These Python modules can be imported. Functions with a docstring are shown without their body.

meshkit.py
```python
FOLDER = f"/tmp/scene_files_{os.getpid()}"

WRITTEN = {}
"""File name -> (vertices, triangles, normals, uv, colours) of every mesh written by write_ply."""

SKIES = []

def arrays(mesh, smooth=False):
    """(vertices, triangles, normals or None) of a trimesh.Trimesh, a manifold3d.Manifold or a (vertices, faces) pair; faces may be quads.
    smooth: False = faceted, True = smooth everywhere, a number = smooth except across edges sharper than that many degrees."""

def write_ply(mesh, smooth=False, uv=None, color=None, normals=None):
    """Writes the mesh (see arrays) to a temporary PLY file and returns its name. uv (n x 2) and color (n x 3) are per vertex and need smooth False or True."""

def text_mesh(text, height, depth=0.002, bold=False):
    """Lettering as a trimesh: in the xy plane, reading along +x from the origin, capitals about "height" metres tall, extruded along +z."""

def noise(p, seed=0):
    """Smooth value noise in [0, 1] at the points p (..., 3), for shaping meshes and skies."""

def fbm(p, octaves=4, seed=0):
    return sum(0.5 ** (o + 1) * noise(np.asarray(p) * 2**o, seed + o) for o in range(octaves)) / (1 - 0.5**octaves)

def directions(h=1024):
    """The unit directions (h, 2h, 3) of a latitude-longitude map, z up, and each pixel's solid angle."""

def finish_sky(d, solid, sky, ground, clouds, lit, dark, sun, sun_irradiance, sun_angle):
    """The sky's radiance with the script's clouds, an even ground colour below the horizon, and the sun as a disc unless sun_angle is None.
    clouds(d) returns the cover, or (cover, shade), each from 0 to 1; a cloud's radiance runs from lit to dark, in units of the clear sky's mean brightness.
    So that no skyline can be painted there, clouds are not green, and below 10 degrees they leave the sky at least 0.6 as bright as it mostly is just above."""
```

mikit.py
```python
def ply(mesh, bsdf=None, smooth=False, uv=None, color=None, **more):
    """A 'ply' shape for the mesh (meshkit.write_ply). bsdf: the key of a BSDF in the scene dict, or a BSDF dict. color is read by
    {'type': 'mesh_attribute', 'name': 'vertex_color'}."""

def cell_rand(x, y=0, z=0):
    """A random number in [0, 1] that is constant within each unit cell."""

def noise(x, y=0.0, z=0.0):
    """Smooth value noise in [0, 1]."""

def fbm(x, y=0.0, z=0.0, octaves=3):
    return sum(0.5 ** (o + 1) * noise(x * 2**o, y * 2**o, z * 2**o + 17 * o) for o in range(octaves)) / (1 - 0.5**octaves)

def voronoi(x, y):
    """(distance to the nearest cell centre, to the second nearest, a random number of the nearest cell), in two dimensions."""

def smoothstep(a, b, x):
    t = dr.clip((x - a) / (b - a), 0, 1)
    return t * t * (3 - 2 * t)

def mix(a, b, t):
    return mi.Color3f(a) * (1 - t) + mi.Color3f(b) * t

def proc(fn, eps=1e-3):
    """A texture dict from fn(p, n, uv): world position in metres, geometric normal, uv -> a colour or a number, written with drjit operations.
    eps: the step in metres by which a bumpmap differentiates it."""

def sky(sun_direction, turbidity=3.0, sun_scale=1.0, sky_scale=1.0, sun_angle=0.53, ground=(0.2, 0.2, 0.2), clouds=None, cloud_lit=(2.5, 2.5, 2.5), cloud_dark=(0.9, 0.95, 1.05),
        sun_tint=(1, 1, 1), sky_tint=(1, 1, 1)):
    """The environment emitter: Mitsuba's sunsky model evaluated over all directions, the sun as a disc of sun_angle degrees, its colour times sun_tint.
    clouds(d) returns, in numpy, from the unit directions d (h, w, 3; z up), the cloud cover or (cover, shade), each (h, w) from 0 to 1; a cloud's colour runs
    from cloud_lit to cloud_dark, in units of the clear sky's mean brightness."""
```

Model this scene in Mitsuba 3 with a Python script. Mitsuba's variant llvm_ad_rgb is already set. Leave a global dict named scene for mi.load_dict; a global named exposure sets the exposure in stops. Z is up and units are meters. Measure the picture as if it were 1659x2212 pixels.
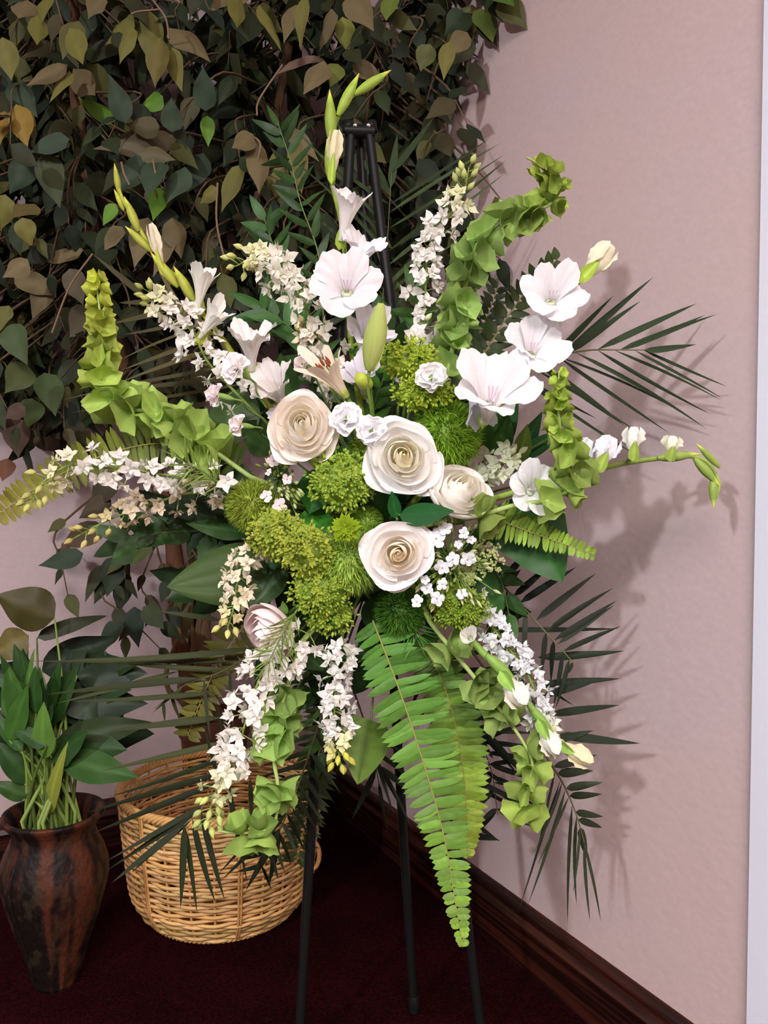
import math, random
import numpy as np, trimesh
import drjit as dr
import mitsuba as mi
import mikit, meshkit
from mikit import noise, fbm, voronoi, smoothstep, mix

T = mi.ScalarTransform4f
scene, labels = {}, {}

# ------------------------------------------------------------------ camera, light, exposure
W_PX, H_PX, F_PX = 1659.0, 2212.0, 1750.0
CAM_Z, HORIZON = 1.0, 1040.0
PITCH = math.atan((H_PX / 2 - HORIZON) / F_PX)
scene['camera'] = {
    'type': 'perspective', 'fov_axis': 'x', 'fov': math.degrees(2 * math.atan(W_PX / 2 / F_PX)),
    'near_clip': 0.05, 'far_clip': 50.0,
    'to_world': T().look_at(origin=[0, 0, CAM_Z], target=[0, math.cos(PITCH), CAM_Z - math.sin(PITCH)], up=[0, 0, 1])}
exposure = 0.14
KEY_POS, KEY_R, KEY_RGB = np.array([-2.05, -2.35, 2.50]), 0.10, [690.0, 702.0, 745.0]
FILL_POS, FILL_HALF, FILL_RGB = np.array([0.2, -1.7, 2.58]), 0.85, [5.3, 4.72, 4.6]
TARGET = np.array([0.05, 1.25, 0.95])

def lin(c):
    c = np.asarray(c, float) / 255.0
    return np.where(c <= 0.04045, c / 12.92, ((c + 0.055) / 1.055) ** 2.4)

def nrm(v):
    v = np.asarray(v, float)
    return v / (np.linalg.norm(v) + 1e-12)

# ------------------------------------------------------------------ the two walls that meet in the corner
TAN = 0.545
WALL_DIR = nrm([-TAN, 1, 0])                      # along the right wall, away from the camera
BACK_DIR = nrm([-1, -TAN, 0])                     # along the back wall, to the left
N_RIGHT = np.array([-WALL_DIR[1], WALL_DIR[0], 0])  # into the room
N_BACK = np.array([-BACK_DIR[1], BACK_DIR[0], 0])
N_BACK = N_BACK if N_BACK[1] < 0 else -N_BACK
BASE_H = 0.13

def ray(px, py):
    x, y = (px - W_PX / 2) / F_PX, -(py - H_PX / 2) / F_PX
    d = np.array([x, math.cos(PITCH) + y * math.sin(PITCH), -math.sin(PITCH) + y * math.cos(PITCH)])
    return d / d[1]

def on_z(px, py, z):
    d = ray(px, py)
    return np.array([0, 0, CAM_Z]) + d * ((z - CAM_Z) / d[2])

CORNER = on_z(706, 1639, BASE_H) * [1, 1, 0]

def P(px, py, d, gap=0.022):
    """The point seen at a place in the photograph at distance d (metres), kept in front of both walls."""
    r = ray(px, py)
    for n in (N_RIGHT, N_BACK):
        rn = r @ n
        if rn < 0:
            d = min(d, ((CORNER + n * gap) @ n) / rn)
    return np.array([0, 0, CAM_Z]) + r * d

# ------------------------------------------------------------------ helpers: naming
COUNT = {}
def numbered(name):
    n = COUNT.get(name, 0)
    COUNT[name] = n + 1
    return name if n == 0 else f'{name}_{n:03d}'

GROUPS = {'gladiolus': 'white gladioli of the flower spray', 'bells_of_ireland': 'bells of Ireland of the flower spray', 'larkspur': 'larkspur of the flower spray', 'rose': 'roses of the flower spray',
          'carnation': 'carnations of the flower spray', 'viburnum_head': 'green viburnum heads of the flower spray', 'moss_dianthus': 'mossy green dianthus of the flower spray', 'palm_frond': 'palm fronds behind the flower spray',
          'fern_frond': 'fern fronds of the flower spray', 'ruscus_spray': 'ruscus sprays of the flower spray', 'salal_leaf': 'broad leaves of the flower spray', 'salal_sprig': 'broad leaved sprigs of the flower spray', 'dill_sprig': 'feathery sprigs of the flower spray',
          'phlox': 'phlox of the flower spray', 'queen_annes_lace': 'lacy umbels of the flower spray', 'ruscus_leaf': 'glossy ruscus leaves of the flower spray', 'lily_bud': 'lily buds of the flower spray'}
def thing(name, label, cat, group=None):
    key = numbered(name)
    labels[key] = {'label': label, 'category': cat}
    group = group or GROUPS.get(name)
    if group:
        labels[key]['group'] = group
    return key

# every mesh carries its own colours: u picks a hue of the palette, v is the colour's strength
HUES, HUE_AT = [], {}
def coloured(mesh, mat, smooth=True):
    v, f, c = np.array(mesh[0], float), np.asarray(mesh[1]), np.clip(mesh[2], 1e-4, 1)
    s = c.max(1)
    q = np.round(c / s[:, None] * 50).astype(int)
    idx = np.zeros(len(q), int)
    uq, inv = np.unique(q, axis=0, return_inverse=True)
    for j, h in enumerate(uq):
        h = tuple(h)
        if h not in HUE_AT:
            HUE_AT[h] = len(HUES); HUES.append(np.array(h) / 50.0)
        idx[inv.ravel() == j] = HUE_AT[h]
    fi = idx[f]
    odd = np.nonzero((fi != fi[:, :1]).any(1))[0]
    if len(odd):                                     # a triangle that spans two hues gets corners of its own
        f = f.copy()
        n = len(v)
        ex = f[odd].ravel()
        v, s, idx = np.vstack([v, v[ex]]), np.r_[s, s[ex]], np.r_[idx, np.repeat(fi[odd, 0], 3)]
        f[odd] = n + np.arange(len(ex)).reshape(-1, 3)
    return mikit.ply((v, f), mat, smooth=smooth, uv=np.stack([idx, s], 1))
PALETTE = {}
def own_colour(p, n, uv):
    if 'a' not in PALETTE: PALETTE['a'] = mi.Float(np.array(HUES).ravel().astype(np.float32))
    i = mi.UInt32(dr.clip(uv.x + 0.5, 0, len(HUES) - 1)) * 3
    return mi.Color3f(dr.gather(mi.Float, PALETTE['a'], i), dr.gather(mi.Float, PALETTE['a'], i + 1), dr.gather(mi.Float, PALETTE['a'], i + 2)) * uv.y

def part(parent, name, mesh, mat, label=None, kind=None, smooth=True):
    key = numbered(f'{parent}__{name}') if parent else numbered(name)
    scene[key] = coloured(mesh, mat, smooth)
    if label or kind:
        labels.setdefault(key, {})
        if label: labels[key]['label'] = label
        if kind: labels[key]['kind'] = kind
    return key

def struct(name, mesh, mat, label=None, smooth=False):
    scene[name] = mikit.ply(mesh, mat, smooth=smooth)
    labels[name] = {'kind': 'structure'}
    if label: labels[name]['label'] = label
    return name

# ------------------------------------------------------------------ helpers: meshes are (vertices, triangles, linear colours)
def join(ms):
    vs, fs, cs, n = [], [], [], 0
    for v, f, c in ms:
        vs.append(v); fs.append(np.asarray(f) + n); cs.append(c); n += len(v)
    return np.vstack(vs), np.vstack(fs), np.vstack(cs)

def grid_faces(nu, nv, wrap=False):
    f = []
    m = nv if wrap else nv + 1
    for i in range(nu):
        for j in range(nv):
            a, b = i * m + j, i * m + (j + 1) % m
            c, d = a + m, b + m
            f += [[a, b, d], [a, d, c]]
    return np.array(f)
GF = {}
def gf(nu, nv, wrap=False):
    k = (nu, nv, wrap)
    if k not in GF: GF[k] = grid_faces(nu, nv, wrap)
    return GF[k]

def tint(n, rgb, rng=None, amt=0.06):
    c = np.tile(lin(rgb), (n, 1))
    if rng is not None:
        c = c * (1 + amt * rng.standard_normal((n, 1)))
    return c

def smooth_line(pts, n=24):
    pts = np.asarray(pts, float)
    if len(pts) == 2:
        t = np.linspace(0, 1, n)[:, None]
        return pts[0] * (1 - t) + pts[1] * t
    p = np.vstack([2 * pts[0] - pts[1], pts, 2 * pts[-1] - pts[-2]])
    out = []
    segs = len(pts) - 1
    for s in np.linspace(0, segs - 1e-9, n):
        i, t = int(s), s - int(s)
        a, b, c, d = p[i], p[i + 1], p[i + 2], p[i + 3]
        out.append(0.5 * (2 * b + (c - a) * t + (2 * a - 5 * b + 4 * c - d) * t * t + (3 * b - a - 3 * c + d) * t ** 3))
    return np.array(out)

def line_px(px, d0, d1, n=24, gap=0.022):
    """A smooth line through places in the photograph, its distance running from d0 to d1."""
    px = np.asarray(px, float)
    s = np.r_[0, np.cumsum(np.linalg.norm(np.diff(px[:, :2], axis=0), axis=1))]
    s /= s[-1]
    return smooth_line([P(x[0], x[1], x[2] if len(px[0]) > 2 else d0 + (d1 - d0) * k, gap) for x, k in zip(px, s)], n)

def tube(pts, rad, rgb, sides=6, rng=None, amt=0.05):
    p = np.asarray(pts, float)
    t = np.gradient(p, axis=0)
    t /= np.linalg.norm(t, axis=1, keepdims=True) + 1e-12
    a = np.zeros_like(p)
    ref = np.array([0, 0, 1.0]) if abs(t[0][2]) < 0.9 else np.array([1.0, 0, 0])
    for i in range(len(p)):
        u = ref - t[i] * (ref @ t[i])
        a[i] = ref = nrm(u)
    b = np.cross(t, a)
    r = np.broadcast_to(np.asarray(rad, float), (len(p),))
    ang = np.arange(sides) * 2 * np.pi / sides
    v = p[:, None] + r[:, None, None] * (np.cos(ang)[None, :, None] * a[:, None] + np.sin(ang)[None, :, None] * b[:, None])
    f = gf(len(p) - 1, sides, True)
    v = v.reshape(-1, 3)
    n = len(v)
    v = np.vstack([v, p[:1], p[-1:]])
    k = np.arange(sides)
    cap0 = np.stack([np.full(sides, n), (k + 1) % sides, k], 1)
    e = n - sides
    cap1 = np.stack([np.full(sides, n + 1), e + k, e + (k + 1) % sides], 1)
    return v, np.vstack([f, cap0, cap1]), tint(len(v), rgb, rng, amt)

def profile(kind, t):
    if kind == 'ovate':
        return np.clip(np.sin(np.pi * t ** 0.72), 0, 1) ** 0.85 * (1 - 0.25 * t ** 3)
    if kind == 'drip':                                   # with a drawn-out tip
        return np.clip(np.sin(np.pi * t ** 0.66), 0, 1) ** 0.9 * (1 - 0.45 * np.clip((t - 0.6) / 0.4, 0, 1))
    if kind == 'lance':
        return np.clip(np.sin(np.pi * t ** 0.6), 0, 1) ** 0.8
    if kind == 'strap':
        return np.minimum(1, 0.45 + t * 3) * np.clip(1 - t ** 3.2, 0, 1)
    if kind == 'round':
        return np.clip(np.sin(np.pi * t ** 0.85), 0, 1) ** 0.5
    if kind == 'petal':
        return np.clip(np.sin(np.pi * (0.06 + 0.94 * t) ** 1.35), 0, 1) ** 0.7
    if kind == 'heart':
        return np.clip(np.sin(np.pi * (0.10 + 0.90 * t) ** 0.62), 0, 1) ** 0.8
    if kind == 'pinna':
        return np.minimum(1, 0.75 + 1.2 * t) * np.clip(1 - t ** 4, 0, 1) ** 0.6

def leaf(base, tip, hw, n, rgb, kind='ovate', nu=8, nv=4, fold=0.25, sag=0.0, wave=0.0, waves=2.5, rng=None, mid=1.25, side_sag=0.0, pleat=0.0, amt=0.05, edge=None):
    base, tip = np.asarray(base, float), np.asarray(tip, float)
    ax = tip - base
    L = np.linalg.norm(ax)
    ax = ax / (L + 1e-12)
    n = nrm(np.asarray(n, float) - ax * (np.asarray(n) @ ax))
    s = np.cross(ax, n)
    t = np.linspace(0, 1, nu + 1)[:, None]
    v = np.linspace(-1, 1, nv + 1)[None, :]
    w = hw * profile(kind, t)
    ph = 0.0 if rng is None else rng.uniform(0, 6.28)
    up = -fold * np.abs(v) * w + wave * hw * np.sin(waves * 2 * np.pi * t + ph + 1.2 * np.sign(v)) * np.abs(v) * w / (hw + 1e-9)
    if pleat: up = up + pleat * hw * np.cos(v * np.pi * 5) * (w / hw)
    up = up + 4 * sag * L * t * (1 - t)
    lat = v * w + 4 * side_sag * L * t * (1 - t)
    pts = base + ax * (L * t)[..., None] + n * up[..., None] + s * lat[..., None]
    pts = pts.reshape(-1, 3)
    c = tint(len(pts), rgb, rng, amt).reshape(nu + 1, nv + 1, 3)
    if mid != 1 and nv % 2 == 0: c[:, nv // 2] *= mid
    if edge is not None:
        c[:, 0] = lin(edge); c[:, -1] = lin(edge)
    return pts, gf(nu, nv), c.reshape(-1, 3)

def spindle(base, tip, r, rgb, sides=7, n=7, rng=None, blunt=0.0, tipcol=None, amt=0.05):
    base, tip = np.asarray(base, float), np.asarray(tip, float)
    t = np.linspace(0, 1, n)
    rad = r * np.clip(np.sin(np.pi * (0.10 + (0.9 - 0.25 * blunt) * t) ** 0.9), 0.04, 1)
    m = tube(base + (tip - base) * t[:, None], rad, rgb, sides, rng, amt)
    if tipcol is not None:
        c = m[2]
        c[sides * (n - 2):sides * n] = lin(tipcol); c[-1] = lin(tipcol)
    return m

def ball(c, r, rgb, sub=2, rng=None, squash=(1, 1, 1)):
    s = trimesh.creation.icosphere(subdivisions=sub, radius=1.0)
    v = np.array(s.vertices) * r * np.array(squash) + c
    return v, np.array(s.faces), tint(len(v), rgb, rng)

def lathe(prof, rgb, seg=48, centre=(0, 0, 0), rfn=None):
    prof = np.asarray(prof, float)
    a = np.arange(seg) * 2 * np.pi / seg
    r = prof[:, :1] * (np.ones((1, seg)) if rfn is None else rfn(a[None, :], prof[:, 1:]))
    v = np.stack([r * np.cos(a), r * np.sin(a), np.broadcast_to(prof[:, 1:], r.shape)], -1).reshape(-1, 3) + centre
    return v, gf(len(prof) - 1, seg, True)[:, ::-1], tint(len(v), rgb)

def box(lo, hi):
    lo, hi = np.asarray(lo, float), np.asarray(hi, float)
    m = trimesh.creation.box(extents=hi - lo)
    m.apply_translation((lo + hi) / 2)
    return m

def clear(m, gap=0.004):
    """Moves a leaf that would cut into a wall back into the room."""
    v, f, c = m
    for n in (N_RIGHT, N_BACK):
        low = ((v - CORNER) @ n).min()
        if low < gap: v = v + n * (gap - low)
    return v, f, c

def basis(f, spin=0.0, ref=(0, 0, 1)):
    f = nrm(f)
    a = np.asarray(ref, float)
    if abs(f @ nrm(a)) > 0.95: a = np.array([1.0, 0.2, 0])
    e1 = nrm(np.cross(a, f)); e2 = np.cross(f, e1)
    c, s = math.cos(spin), math.sin(spin)
    return f, e1 * c + e2 * s, -e1 * s + e2 * c

def face(dx=0.0, dz=0.0):
    """A direction that looks at the camera, turned dx to the right and dz up."""
    return nrm([dx, -1, dz])

# ------------------------------------------------------------------ materials
VC = mikit.proc(own_colour)
def principled(color, rough=0.5, spec=0.4, **k):
    return {'type': 'twosided', 'bsdf': {'type': 'principled', 'base_color': color, 'roughness': rough, 'specular': spec, **k}}
def thin(rough, trans):
    return {'type': 'principledthin', 'base_color': VC, 'roughness': rough, 'diff_trans': trans, 'spec_trans': 0.0, 'eta': 1.35}
scene['m_leaf'] = principled(VC, 0.52, 0.28)
scene['m_silk'] = principled(VC, 0.62, 0.25)
scene['m_gloss'] = principled(VC, 0.45, 0.28)
scene['m_stem'] = principled(VC, 0.5, 0.35)
scene['m_petal'] = thin(0.6, 0.55)
scene['m_rose'] = thin(0.55, 0.30)
scene['m_bell'] = thin(0.45, 0.6)
scene['m_wicker'] = principled(VC, 0.5, 0.35)
scene['m_palm'] = principled(VC, 0.6, 0.15)
scene['m_bark'] = {'type': 'twosided', 'bsdf': {'type': 'bumpmap', 'arbitrary': mikit.proc(lambda p, n, uv: fbm(p.x * 110, p.y * 110, p.z * 28, 3)), 'scale': 0.004,
                   'nested': {'type': 'principled', 'base_color': VC, 'roughness': 0.8, 'specular': 0.2}}}
scene['m_metal'] = principled({'type': 'rgb', 'value': [0.007, 0.007, 0.007]}, 0.45, 0.2)
scene['m_chrome'] = {'type': 'roughconductor', 'material': 'Al', 'alpha': 0.15}
scene['m_foam'] = principled({'type': 'rgb', 'value': [0.02, 0.045, 0.02]}, 0.9, 0.1)

def wall_col(p, n, uv):
    m = fbm(p.x * 2.3, p.y * 2.3, p.z * 2.3, 3)
    g = noise(p.x * 160, p.y * 160, p.z * 160)
    c = mix([0.575, 0.448, 0.428], [0.555, 0.448, 0.448], smoothstep(0.35, 0.65, m))
    return c * (0.97 + 0.06 * g)
def wall_bump(p, n, uv):
    return fbm(p.x * 90, p.y * 90, p.z * 90, 2)
scene['m_wall'] = {'type': 'twosided', 'bsdf': {'type': 'bumpmap', 'arbitrary': mikit.proc(wall_bump), 'scale': 0.0006,
                   'nested': {'type': 'principled', 'base_color': mikit.proc(wall_col), 'roughness': 0.75, 'specular': 0.2}}}
def carpet_col(p, n, uv):
    g = noise(p.x * 290 + p.y * 170, p.y * 310 - p.x * 150, 1.0)
    m = fbm(p.x * 9, p.y * 9, 0.0, 3)
    c = mix([0.007, 0.0007, 0.0013], [0.021, 0.0018, 0.0038], smoothstep(0.25, 0.8, 0.55 * g + 0.45 * m))
    return c
def carpet_bump(p, n, uv):
    return noise(p.x * 390 + p.y * 230, p.y * 400 - p.x * 210, 3.0)
scene['m_carpet'] = {'type': 'bumpmap', 'arbitrary': mikit.proc(carpet_bump, 5e-4), 'scale': 0.002,
                     'nested': {'type': 'principled', 'base_color': mikit.proc(carpet_col), 'roughness': 0.95, 'specular': 0.05}}
def wood_col(p, n, uv):
    a = p.x * float(WALL_DIR[0]) + p.y * float(WALL_DIR[1])
    b = p.x * float(BACK_DIR[0]) + p.y * float(BACK_DIR[1])
    g = fbm(a * 5 + b * 5, p.z * 160, 2.0, 3)
    return mix([0.009, 0.0021, 0.0015], [0.044, 0.010, 0.0054], smoothstep(0.3, 0.75, g))
scene['m_wood'] = principled(mikit.proc(wood_col), 0.34, 0.5, clearcoat=0.4, clearcoat_gloss=0.8)
def urn_col(p, n, uv):
    ang = dr.atan2(p.y - float(URN[1]), p.x - float(URN[0]))
    g = fbm(p.x * 60, p.y * 60, p.z * 26, 4)
    s = fbm(ang * 3.0, p.z * 3.0, 5.0, 3)
    fine = noise(p.x * 400, p.y * 400, p.z * 160)
    c = mix([0.006, 0.0032, 0.0026], [0.075, 0.020, 0.008], smoothstep(0.44, 0.66, 0.65 * s + 0.35 * g))
    c = mix(c, [0.028, 0.020, 0.011], smoothstep(0.52, 0.70, g) * 0.7)
    return c * (0.75 + 0.5 * fine)
URN = on_z(122, 2118, 0.0)
scene['m_urn'] = {'type': 'twosided', 'bsdf': {'type': 'bumpmap', 'arbitrary': mikit.proc(lambda p, n, uv: fbm(p.x * 120, p.y * 120, p.z * 60, 3)), 'scale': 0.003,
                  'nested': {'type': 'principled', 'base_color': mikit.proc(urn_col), 'roughness': 0.6, 'specular': 0.25}}}
scene['m_white'] = principled({'type': 'rgb', 'value': [0.72, 0.76, 0.86]}, 0.5, 0.35)
scene['m_ceiling'] = principled({'type': 'rgb', 'value': [0.70, 0.66, 0.62]}, 0.9, 0.1)
scene['m_soil'] = principled({'type': 'rgb', 'value': [0.02, 0.012, 0.008]}, 0.95, 0.1)

# ------------------------------------------------------------------ the room
ROOM_H = 2.62
def slab(a, b, n, thick, z0, z1):
    """A wall from a to b (on the floor), its room side through them, with thickness behind it."""
    a, b = np.asarray(a)[:2], np.asarray(b)[:2]
    o = -n[:2] * thick
    q = [a, b, b + o, a + o]
    v = np.array([[*p, z] for z in (z0, z1) for p in q])
    f = [[0, 1, 2, 3], [7, 6, 5, 4], [0, 4, 5, 1], [1, 5, 6, 2], [2, 6, 7, 3], [3, 7, 4, 0]]
    m = trimesh.Trimesh(v, np.array([[x[0], x[1], x[2]] for x in f] + [[x[0], x[2], x[3]] for x in f]), process=False)
    m.fix_normals()
    return m
# the right wall ends at its white-painted casing
end_ray = ray(1641, 1106)
k_end = (CORNER @ N_RIGHT) / (end_ray @ N_RIGHT)
WALL_END = np.array([end_ray[0] * k_end, k_end, 0])
BACK_END = CORNER + BACK_DIR * 5.4
FAR_END = CORNER - WALL_DIR * 6.4
struct('wall_right', slab(CORNER + WALL_DIR * 0.12, WALL_END, N_RIGHT, 0.12, 0, ROOM_H), 'm_wall', 'pink-grey painted wall with soft plant shadows')
struct('wall_back', slab(CORNER + np.array([0.0, 0, 0]), BACK_END, N_BACK, 0.12, 0, ROOM_H), 'm_wall', 'pink-grey painted wall behind the ficus')
struct('wall_front', slab(WALL_END - WALL_DIR * 0.13, FAR_END, N_RIGHT, 0.12, 0, ROOM_H), 'm_wall')
struct('wall_left', slab(BACK_END, BACK_END - WALL_DIR * 6.4, -N_RIGHT, 0.12, 0, ROOM_H), 'm_wall')
struct('wall_rear', slab(FAR_END, FAR_END + BACK_DIR * 5.4, -N_BACK, 0.12, 0, ROOM_H), 'm_wall')
struct('floor', box([-5.4, -6.2, -0.05], [3.6, 3.6, 0.0]), 'm_carpet', 'dark burgundy carpet')
struct('ceiling', box([-5.4, -6.2, ROOM_H], [3.6, 3.6, ROOM_H + 0.05]), 'm_ceiling')
# white-painted casing that closes the right wall: stands proud of it, with an eased edge
cas = slab(WALL_END, WALL_END - WALL_DIR * 0.13, N_RIGHT, 0.15, 0, ROOM_H)
cas.apply_translation(N_RIGHT * 0.010)
struct('trim_1', cas, 'm_white', 'white painted casing at the end of the right wall')

def board(a, b, n, name, label):
    """Baseboard: an ogee-topped profile drawn along the wall."""
    prof = [(0, 0), (0.016, 0), (0.016, 0.078), (0.020, 0.083), (0.021, 0.090), (0.017, 0.097), (0.0135, 0.102), (0.0135, 0.110), (0.012, 0.119), (0.007, 0.127), (0.0, BASE_H)]
    a, b = np.asarray(a), np.asarray(b)
    v = np.array([p + n * (x + 0.0005) + np.array([0, 0, z]) for p in (a, b) for x, z in prof])
    m = len(prof)
    f = []
    for i in range(m - 1):
        f += [[i, i + 1, m + i + 1], [i, m + i + 1, m + i]]
    for i in range(1, m - 1):
        f += [[0, i + 1, i], [m, m + i, m + i + 1]]
    t = trimesh.Trimesh(v, np.array(f), process=False)
    t.fix_normals()
    struct(name, t, 'm_wood', label, smooth=35)
board(CORNER, WALL_END, N_RIGHT, 'baseboard_right', 'dark red-brown wooden baseboard along the right wall')
board(CORNER + BACK_DIR * 0.021, BACK_END, N_BACK, 'baseboard_back', 'dark wooden baseboard along the back wall')

# lamps: one round spot far behind the photographer to the left, one warm square panel overhead
def disc(c, n, r, seg=32):
    f, e1, e2 = basis(n)
    a = np.arange(seg) * 2 * np.pi / seg
    v = np.vstack([c + r * (np.cos(a)[:, None] * e1 + np.sin(a)[:, None] * e2), [c]])
    k = np.arange(seg)
    return v, np.stack([np.full(seg, seg), k, (k + 1) % seg], 1)
KEY_DIR = nrm(TARGET - KEY_POS)
lamp = thing('ceiling_spotlight', 'round white ceiling spotlight behind the photographer', 'lamp')
v, f = disc(KEY_POS, KEY_DIR, KEY_R)
scene[lamp + '__bulb'] = mikit.ply((v, f), 'm_white', emitter={'type': 'area', 'radiance': {'type': 'rgb', 'value': KEY_RGB}})
back = KEY_POS - KEY_DIR * 0.012
part(lamp, 'housing', tube([back, back - KEY_DIR * 0.1, back - KEY_DIR * 0.16], [KEY_R + 0.01, KEY_R + 0.01, 0.05], (225, 225, 225), 24), 'm_bark')
part(lamp, 'stem', tube([back - KEY_DIR * 0.1, [back[0] - KEY_DIR[0] * 0.1, back[1] - KEY_DIR[1] * 0.1, ROOM_H]], 0.012, (225, 225, 225), 8), 'm_bark')
lamp = thing('ceiling_panel_light', 'square warm ceiling panel light above the photographer', 'lamp')
h = FILL_HALF
c = FILL_POS
v = np.array([[c[0] - h, c[1] - h, c[2]], [c[0] + h, c[1] - h, c[2]], [c[0] + h, c[1] + h, c[2]], [c[0] - h, c[1] + h, c[2]]])
scene[lamp + '__diffuser'] = mikit.ply((v, np.array([[0, 2, 1], [0, 3, 2]])), 'm_white', emitter={'type': 'area', 'radiance': {'type': 'rgb', 'value': [x * 4 for x in FILL_RGB]}})
fr = trimesh.util.concatenate([box(c + [-h - .03, s * (h + .015) - .015, 0.002], c + [h + .03, s * (h + .015) + .015, 0.04]) for s in (-1, 1)] +
                              [box(c + [s * (h + .015) - .015, -h, 0.002], c + [s * (h + .015) + .015, h, 0.04]) for s in (-1, 1)])
scene[lamp + '__frame'] = mikit.ply(fr, 'm_white')
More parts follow.
